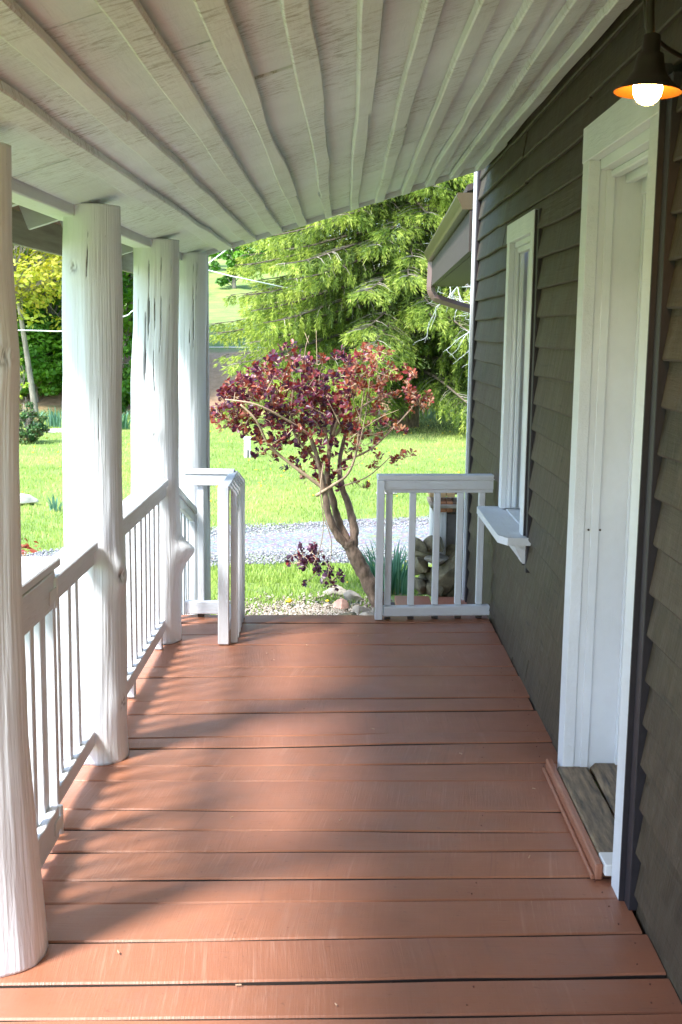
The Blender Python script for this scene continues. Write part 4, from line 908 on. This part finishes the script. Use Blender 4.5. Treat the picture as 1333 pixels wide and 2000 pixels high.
# lawn edge bush (left), dark with bronze tips
BUSHM = leafmat('dark_bush_leaf', rampcols((.02, .07, .015), (.06, .14, .03), (.22, .13, .05)), .45, .2)
P = at(52, 862, 19.8); broad_tree('azalea_bush', (P[0], 19.8), .78, .36, .05, 'rounded dark green bush with bronze tips on the lawn left of the second post', BUSHM, nl=5200, ls=.045, nclump=50, tr=.02, cat='bush')
P = at(120, 790, 24); broad_tree('young_shrub', (at(38, 800, 24)[0], 24), 1.6, .35, .4, 'thin young shrub with light green leaves above the dark bush', LIME, nl=260, ls=.07, nclump=14, tr=.015, cat='shrub')
# right hand hedge and rhododendron below the spruce
for i, x in enumerate((2.0, 2.9, 3.8)):
    broad_tree('rhododendron', (x, 28.9), 1.75, .62, .15, ['dark green rhododendron leftmost below the spruce skirt', 'middle dark green rhododendron below the spruce', 'dark green rhododendron at the house corner edge'][i], DARKLF, nl=4200, ls=.10, nclump=35, tr=.03, cat='shrub', group='rhododendrons below the spruce')
for i, x in enumerate((2.1, 2.65, 3.2, 3.75)):
    broad_tree('hedge_shrub', (x, 28.), .78, .40, .05, ['leftmost low yellow green hedge shrub at the far lawn edge', 'second yellow green hedge shrub from the left', 'third yellow green hedge shrub from the left', 'yellow green hedge shrub nearest the house corner'][i], LIME, nl=2600, ls=.055, nclump=30, tr=.015, cat='shrub', group='low yellow green hedge')
for i, (x, y, lb) in enumerate(((.7, 27.6, 'low lime green shrub behind the red tree right side'), (-.6, 28, 'low lime green shrub behind the middle of the red tree'))):
    broad_tree('shrub', (x, y), .9, .5, .05, lb, LIME, nl=2600, ls=.06, nclump=26, tr=.015, cat='shrub')

# ---------------- Norway spruce
def spruce(cx_, cy_, Htot, R0, label):
    bz = float(ground_h(cx_, cy_)); t = empty('spruce_tree', (cx_, cy_, bz), label, 'tree')
    m = MB(); tp = [(cx_, cy_, bz-.1), (cx_+.05, cy_, bz+Htot*.3), (cx_, cy_, bz+Htot*.7), (cx_, cy_, bz+Htot)]; m.add(*tube(smoothpath(tp, 4), list(np.linspace(.30, .03, 13)), 10)); m.build('trunk', BARK, t, True)
    limb = MB(); dead = MB(); SP = []; SD = []; SL_ = []; ST = []
    z = .9
    while z < Htot-.4:
        fr = z/Htot; Lm = R0*(1-fr)**.8*(1 if z > 1.4 else .9); vis = z < 6.8; nb = 10 if vis else 6
        for q in range(nb):
            az = 2*math.pi*(q+U(-.4, .4))/nb+z*2.3; L = Lm*U(.72, 1.1); dr = np.array([math.cos(az), math.sin(az), 0]); sd = np.array([-dr[1], dr[0], 0])
            toward = dr[1] < .55
            if vis and not toward and q % 2: continue
            def pt(s, L=L, dr=dr, z=z): return np.array([cx_, cy_, bz+z])+dr*L*s+np.array([0, 0, L*(.16*s-.50*s*s+.20*s**4)])
            lp = [pt(s) for s in np.linspace(.0, 1, 9)]; limb.add(*tube(lp, list(np.linspace(.045, .006, 9)), 4, False))
            nl_ = int(L/.17) if vis else int(L/.34)
            for j in range(nl_):
                s = .12+.88*(j+U(0, 1))/nl_; b = pt(s)
                for sg in (-1, 1):
                    lt = rng.normal(0, .20); ll = (.28+.85*(1-s))*U(.5, 1.1)*min(1, L/2.5)*(1 if s > .3 else .6); dd = dr*.75+sd*sg*U(.55, 1.); dd /= np.linalg.norm(dd)
                    e = b+dd*ll+np.array([0, 0, -.22*ll-.12*ll*ll]); mid = (b+e)/2+np.array([0, 0, .06*ll])
                    if U(0, 1) < .5 or s < .4: (dead if U(0, 1) < .55 else limb).add(*tube([b, mid, e], [.009, .006, .003], 3, False))
                    if s < .42 and U(0, 1) < .30: continue
                    ns = max(2, int(ll/(.070 if vis else .22)))
                    for i in range(ns+1):
                        u = (i+U(0, .8))/(ns+.5); u = min(u, 1); r0 = b*(1-u)**2+2*mid*u*(1-u)+e*u*u
                        hl = U(.07, .27)*(1 if s < .9 else .6)*(.6+.5*min(1, L/3)); kk = max(2, int(hl/(.055 if vis else .12)))
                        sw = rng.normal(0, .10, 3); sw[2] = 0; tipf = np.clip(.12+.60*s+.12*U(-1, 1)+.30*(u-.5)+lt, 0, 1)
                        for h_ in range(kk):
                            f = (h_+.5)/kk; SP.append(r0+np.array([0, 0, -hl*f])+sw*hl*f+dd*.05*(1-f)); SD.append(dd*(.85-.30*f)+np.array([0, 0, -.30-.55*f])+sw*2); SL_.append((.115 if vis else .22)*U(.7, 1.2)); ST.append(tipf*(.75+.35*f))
        z += U(.20, .30) if vis else .45
    limb.build('limbs', plain('dark_spruce_limb', (.12, .095, .07), .9, .4, 14), t); dead.build('dead_twigs', DEADTWIG, t)
    C = np.array(SP); D = np.array(SD); D /= np.linalg.norm(D, axis=1, keepdims=True); Ls = np.array(SL_)[:, None]; Tn = np.array(ST); n = len(C)
    Vs = []; tn = []
    for kx in range(4):      # three narrow needle-covered shoots per spray
        r_ = rng.normal(size=(n, 3)); S1 = np.cross(D, r_); S1 /= np.linalg.norm(S1, axis=1, keepdims=True)
        dd = D+S1*(.0 if kx == 0 else .75)*rng.uniform(.5, 1.1, (n, 1)); dd /= np.linalg.norm(dd, axis=1, keepdims=True); W = np.cross(dd, rng.normal(size=(n, 3))); W /= np.linalg.norm(W, axis=1, keepdims=True)
        l = Ls*(1.2 if kx == 0 else .85); wv = .0078*(Ls/.11)
        Vs += [C, C+dd*l*.45+W*wv, C+dd*l, C+dd*l*.45-W*wv]; tn.append(np.clip(Tn+rng.normal(0, .13, n), 0, 1))
    V = np.stack([np.stack(Vs[4*i:4*i+4], 1) for i in range(4)], 1).reshape(-1, 3); tt = np.repeat(np.stack(tn, 1).reshape(-1), 4)
    Fc = np.arange(len(V)).reshape(-1, 4)
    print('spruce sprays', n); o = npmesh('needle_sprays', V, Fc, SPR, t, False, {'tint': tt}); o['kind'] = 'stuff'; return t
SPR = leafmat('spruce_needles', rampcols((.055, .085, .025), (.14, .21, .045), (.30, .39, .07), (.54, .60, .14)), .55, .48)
rng = np.random.default_rng(31)
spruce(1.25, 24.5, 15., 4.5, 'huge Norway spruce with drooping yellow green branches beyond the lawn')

rng = np.random.default_rng(12)
# bleached bare branches reaching in from the right
bt = empty('bare_tree', (3.9, 17.5, -.4), 'bare tree with white bleached branches reaching out beside the house corner', 'tree')
MB().add(*tube(smoothpath([(3.9, 17.5, -.5), (3.8, 17.5, 1.5), (3.6, 17.5, 3.5), (3.7, 17.5, 5.5)], 4), list(np.linspace(.12, .05, 13)), 8)).build('trunk', LICHEN, bt, True)
m = MB()
def bare(p, d_, L, r, lev):
    n = 5; pts_ = [p]; dd = np.array(d_, float)
    for i in range(n):
        dd = dd+rng.normal(0, .20, 3)+np.array([0, 0, -.03]); dd /= np.linalg.norm(dd); pts_.append(pts_[-1]+dd*L/n)
        if lev > 0 and U(0, 1) < .85: 
            nd = dd+rng.normal(0, .65, 3); bare(pts_[-1], nd/np.linalg.norm(nd), L*U(.35, .6), r*.6, lev-1)
    m.add(*tube(pts_, list(np.linspace(r, r*.35, n+1)), 4, False))
for (z0, dz, L, yo) in ((2.8, -.35, 1.9, 0), (2.5, -.25, 1.7, -.3), (2.3, -.4, 1.9, .2), (2.0, -.02, 1.6, .2), (2.9, -.1, 1.6, -.2), (2.65, -.2, 1.8, .3), (2.4, -.15, 1.7, 0), (2.6, -.05, 1.8, .2)):
    bare(np.array([3.65, 17.5+yo*.2, z0]), np.array([-1, yo*.4, dz]), L, .015, 3)
m.build('branches', LICHEN, bt)['kind'] = 'stuff'

rng = np.random.default_rng(5); random.seed(5)
# ---------------- red smoke tree
ST_Y = 8.35
stree = empty('smoke_tree', (.28, ST_Y, -.4), 'small purple red smoke tree with a leaning forked trunk just beyond the porch exit', 'tree')
def Q_(x, y, dy=0.): return at(x, y, ST_Y+dy)
def brushstroke(m, pts_, r0, r1, ns=9, k_=6, bumpy=.1):
    sp_ = smoothpath([Q_(*p) for p in pts_], k_); n = len(sp_); rr = [(r0+(r1-r0)*i/(n-1))*(1+bumpy*float(vnoise(i*.8, r0*900, 77))) for i in range(n)]
    V, Fs = tube(sp_, rr, ns)
    if ns >= 10:
        V = [np.array(v)+np.array([0, 0, 0])+(rng.normal(0, .0022, 3)) for v in V]
    m.add(V, Fs); return sp_
m = MB(); nodes = []
nodes += brushstroke(m, [(762, 1232), (742, 1178), (716, 1128), (696, 1090), (678, 1056)], .066, .047, 14, 8, .18)
nodes += brushstroke(m, [(690, 1075), (660, 1045, -.02), (642, 1005, -.04), (634, 960, -.05), (622, 900, -.10), (606, 850, -.15)], .034, .012, 12, 6, .15)
nodes += brushstroke(m, [(684, 1066), (662, 1020, .05), (650, 975, .06), (640, 930, .05), (644, 880, .08), (655, 800, .15)], .032, .011, 12, 6, .15)
nodes += brushstroke(m, [(690, 1070), (692, 1035, .03), (682, 990, .06), (668, 950, .08), (664, 900, .12), (680, 830, .22)], .034, .011, 12, 6, .15)
m.build('trunk', BARK, stree, True)
m = MB()
for pts_, r0, r1 in (([(640, 960, -.05), (600, 930, -.08), (560, 900, -.10), (525, 868, -.14), (500, 820, -.2), (470, 790, -.22)], .014, .006),
                     ([(618, 968, -.05), (650, 948, -.09), (680, 925, -.1), (697, 880, -.12), (702, 830, -.15), (712, 760, -.2)], .012, .005),
                     ([(632, 910), (600, 880), (575, 845), (570, 800), (575, 740)], .012, .005), ([(655, 850), (690, 810, .1), (740, 775, .2), (800, 760, .25)], .011, .004),
                     ([(670, 900), (720, 880, .05), (770, 835, .1), (810, 790, .15)], .010, .004), ([(645, 880), (630, 820), (620, 760), (600, 700)], .012, .004),
                     ([(650, 850), (670, 790), (690, 740), (700, 690)], .011, .004), ([(606, 850, -.1), (560, 820, -.2), (500, 790, -.3), (440, 780, -.3)], .010, .004),
                     ([(600, 860), (560, 800, .2), (520, 750, .3)], .010, .004), ([(668, 950), (720, 930), (765, 890)], .006, .003),
                     ([(632, 905, -.1), (626, 960, -.15), (632, 1010, -.17), (628, 1060, -.2), (610, 1110, -.2)], .005, .002), ([(632, 1010, -.17), (648, 1060, -.2), (640, 1130, -.2)], .004, .002)):
    nodes += brushstroke(m, pts_, r0, r1, 7, 5)
for pts_ in ([(600, 740), (596, 690), (604, 655)], [(620, 720), (619, 680), (618, 645)], [(604, 672), (596, 650)], [(700, 880, -.2), (716, 800, -.22), (722, 740, -.2)], [(680, 860, -.2), (735, 820, -.2), (780, 800, -.2)], [(665, 830, -.2), (650, 800, -.2), (640, 780, -.2)], [(700, 850, -.2), (760, 840, -.1), (812, 790, 0)], [(710, 830, -.2), (690, 780, -.2), (684, 740, -.2)], [(650, 920, -.2), (700, 905, -.2), (730, 870, -.1)]):
    brushstroke(m, pts_, .0035, .0015, 5, 4)
m.build('twigs', TWIG, stree, True)
ND = np.array(nodes)
cl = [(500, 770, 62, 48, .30, 75), (560, 745, 70, 50, .35, 85), (640, 735, 60, 48, .35, 75), (600, 810, 75, 45, .30, 70), (530, 830, 65, 32, .25, 42), (450, 790, 36, 30, .15, 28), (445, 815, 32, 20, .15, 14),
      (690, 760, 55, 55, .35, 42), (740, 725, 60, 28, .30, 30), (780, 745, 50, 28, .25, 24), (815, 775, 28, 18, .12, 14), (670, 830, 50, 35, .25, 22), (560, 875, 60, 18, .15, 8), (725, 690, 40, 16, .2, 16), (570, 690, 30, 22, .2, 9), (640, 865, 60, 40, .2, 16),
      (520, 860, 45, 22, .2, 14), (590, 900, 40, 20, .2, 10), (820, 785, 26, 16, .1, 10), (700, 860, 40, 20, .2, 12), (785, 888, 22, 12, .08, 9), (725, 895, 20, 14, .1, 5), (700, 925, 60, 30, .15, 6), (620, 925, 35, 20, .15, 7), (592, 1082, 30, 24, .1, 20), (612, 1118, 42, 26, .1, 18), (655, 1132, 16, 16, .05, 7), (770, 815, 30, 30, .15, 8), (720, 820, 40, 35, .2, 12), (505, 870, 14, 30, .1, 4)]
ros = []; 
for (px, py, rx, ry, dy, n) in cl:
    for i in range(max(3, int(n*.86))):
        a = U(0, 6.28); r_ = math.sqrt(U(0, 1.25)); yo = U(-dy, dy)*math.sqrt(max(.1, 1-r_*r_*.7)); x_ = px+rx*r_*math.cos(a)
        ros.append((Q_(x_, py+ry*r_*math.sin(a), yo), x_, yo, py))
tw = MB(); C = []; A = []; Nn = []; Sz = []; Tn = []
ros.sort(key=lambda q: float(np.min(np.linalg.norm(ND-q[0], axis=1))))
for (p, x_, yo, py) in ros:
    j = int(np.argmin(np.linalg.norm(ND-p, axis=1)+.25*np.clip(ND[:, 2]-p[2], 0, None))); b = ND[j]
    mid = (b+p)/2+np.array([U(-.02, .02), U(-.02, .02), U(-.035, .005)]); tw.add(*tube([b, mid, p], [.0032, .0026, .0016], 4, False)); ND = np.vstack([ND, mid, p])
    ax_ = (p-mid); ax_ /= np.linalg.norm(ax_)+1e-6; ax_ = ax_+np.array([U(-.4, .4), U(-.5, .1), U(.1, .6) if py < 1000 else U(-.9, -.1)]); ax_ /= np.linalg.norm(ax_)
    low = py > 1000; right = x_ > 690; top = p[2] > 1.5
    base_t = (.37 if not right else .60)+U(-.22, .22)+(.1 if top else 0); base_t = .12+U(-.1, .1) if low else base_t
    u = np.cross(ax_, (0, 0, 1)); u /= np.linalg.norm(u)+1e-6; v_ = np.cross(ax_, u); nl = random.randint(8, 12)
    for q in range(nl):
        an = q*2.4+U(-.3, .3); el2 = U(.15, 1.1); d_ = (u*math.cos(an)+v_*math.sin(an))*math.cos(el2)+ax_*math.sin(el2); d_ /= np.linalg.norm(d_)
        pn = ax_*math.cos(el2)-(u*math.cos(an)+v_*math.sin(an))*math.sin(el2); sz = (U(.027, .049) if not low else U(.025, .042))*(.85 if right else 1); sd = U(.0, .05)
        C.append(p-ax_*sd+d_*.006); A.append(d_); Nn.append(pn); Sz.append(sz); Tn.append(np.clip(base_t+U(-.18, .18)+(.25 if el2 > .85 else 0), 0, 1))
tw.build('leaf_stalks', TWIG, stree)['kind'] = 'stuff'
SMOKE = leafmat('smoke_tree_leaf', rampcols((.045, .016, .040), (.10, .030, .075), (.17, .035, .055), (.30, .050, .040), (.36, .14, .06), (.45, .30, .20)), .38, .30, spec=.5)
C = np.array(C); A = np.array(A); Nn = np.array(Nn); Sz = np.array(Sz); Tn = np.array(Tn)
Bv = np.cross(Nn, A); Bv /= np.linalg.norm(Bv, axis=1, keepdims=True)
SH = [(0, 0, 0), (.30, .16, .05), (.62, .33, .09), (.88, .26, .07), (1.0, 0, -.02), (.88, -.26, .07), (.62, -.33, .09), (.30, -.16, .05), (.35, 0, 0), (.68, 0, .0)]
SF = [(0, 1, 8), (0, 8, 7), (1, 2, 8), (2, 9, 8), (8, 9, 6), (8, 6, 7), (2, 3, 9), (3, 4, 9), (9, 4, 5), (9, 5, 6)]
def leafV(idx): return np.stack([C[idx]+(A[idx]*x+Bv[idx]*y+Nn[idx]*z)*Sz[idx][:, None] for x, y, z in SH], 1)
order = np.argsort(C[:, 1]-Sz*8); near = order[:290]; rest = order[290:]
V = leafV(rest).reshape(-1, 3); Fc = (np.array(SF)[None]+(np.arange(len(rest))*10)[:, None, None]).reshape(-1, 3)
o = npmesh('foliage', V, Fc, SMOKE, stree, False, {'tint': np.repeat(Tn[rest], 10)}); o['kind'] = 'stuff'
# near leaves: separate parts sharing a few leaf meshes (one per shade)
lm = []
for i in range(10):
    me = bpy.data.meshes.new('leaf'); me.from_pydata([(x, y, z) for x, y, z in SH], [], SF); a_ = me.attributes.new('tint', 'FLOAT', 'POINT'); a_.data.foreach_set('value', np.full(10, (i+.5)/10, np.float32)); me.materials.append(SMOKE); me.update(); lm.append(me)
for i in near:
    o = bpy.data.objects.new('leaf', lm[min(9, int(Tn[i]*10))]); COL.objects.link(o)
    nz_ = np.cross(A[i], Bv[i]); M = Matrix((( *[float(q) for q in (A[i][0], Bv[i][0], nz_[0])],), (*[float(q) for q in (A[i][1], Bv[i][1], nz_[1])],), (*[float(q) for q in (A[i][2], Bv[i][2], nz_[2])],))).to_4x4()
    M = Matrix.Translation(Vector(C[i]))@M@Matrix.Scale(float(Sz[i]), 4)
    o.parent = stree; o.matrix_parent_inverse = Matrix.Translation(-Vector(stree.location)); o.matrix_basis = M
# a red leaved shrub just outside the gate
rs = empty('red_shrub', (-1.32, 4.15, -.4), 'tip of a red leaved shrub rising just outside the gate shelf', 'shrub')
P0 = at(48, 1072, 4.15); m = MB()
for i in range(4): m.add(*tube(smoothpath([(-1.32, 4.15, -.42), ((-1.32+P0[0])/2+U(-.05, .05), 4.15, .1), (P0[0]+U(-.05, .02), 4.15+U(-.04, .04), P0[2]-.01+U(-.02, .01))], 4), .003, 5))
m.build('stems', TWIG, rs)
n = 40; Cs = P0+rng.normal(0, 1, (n, 3))*np.array([.028, .03, .008]); V = []; tt = []
for i in range(n):
    a = rng.normal(size=3); a[2] = abs(a[2])*.4; a /= np.linalg.norm(a); b = np.cross(a, rng.normal(size=3)); b /= np.linalg.norm(b); c_ = np.cross(a, b); s = U(.02, .032)
    V += [Cs[i]+(a*x+b*y+c_*z)*s for x, y, z in SH]; tt += [U(.5, .75)]*10
npmesh('foliage', V, (np.array(SF)[None]+(np.arange(n)*10)[:, None, None]).reshape(-1, 3), SMOKE, rs, False, {'tint': tt})

# wires
def wire(pts_, lb, r=.012):
    o = MB().add(*tube(smoothpath(pts_, 6), r, 5)).build('service_wire', WIRE, None, True); tag(o, lb, 'wire', 'wires crossing the garden')
wire([at(-400, 640, 21), at(20, 645, 20.5), at(80, 646, 20.4), at(135, 645, 20.2), at(240, 619, 20), at(262, 606, 19.8), at(330, 570, 19.5), at(420, 505, 19), at(560, 400, 18.5), at(900, 150, 17)], 'pale wire running nearly level behind the log posts on the left', .010)
wire([at(-500, 280, 21), at(100, 445, 22), at(412, 529, 22), at(480, 545, 22), at(620, 575, 23)], 'pale wire descending rightward into the spruce branches', .010)
wire([at(-200, 668, 30), at(300, 676, 30), at(412, 678, 30), at(440, 678, 30), at(520, 679, 31)], 'thin pale line low on the hillside left of the spruce', .013)
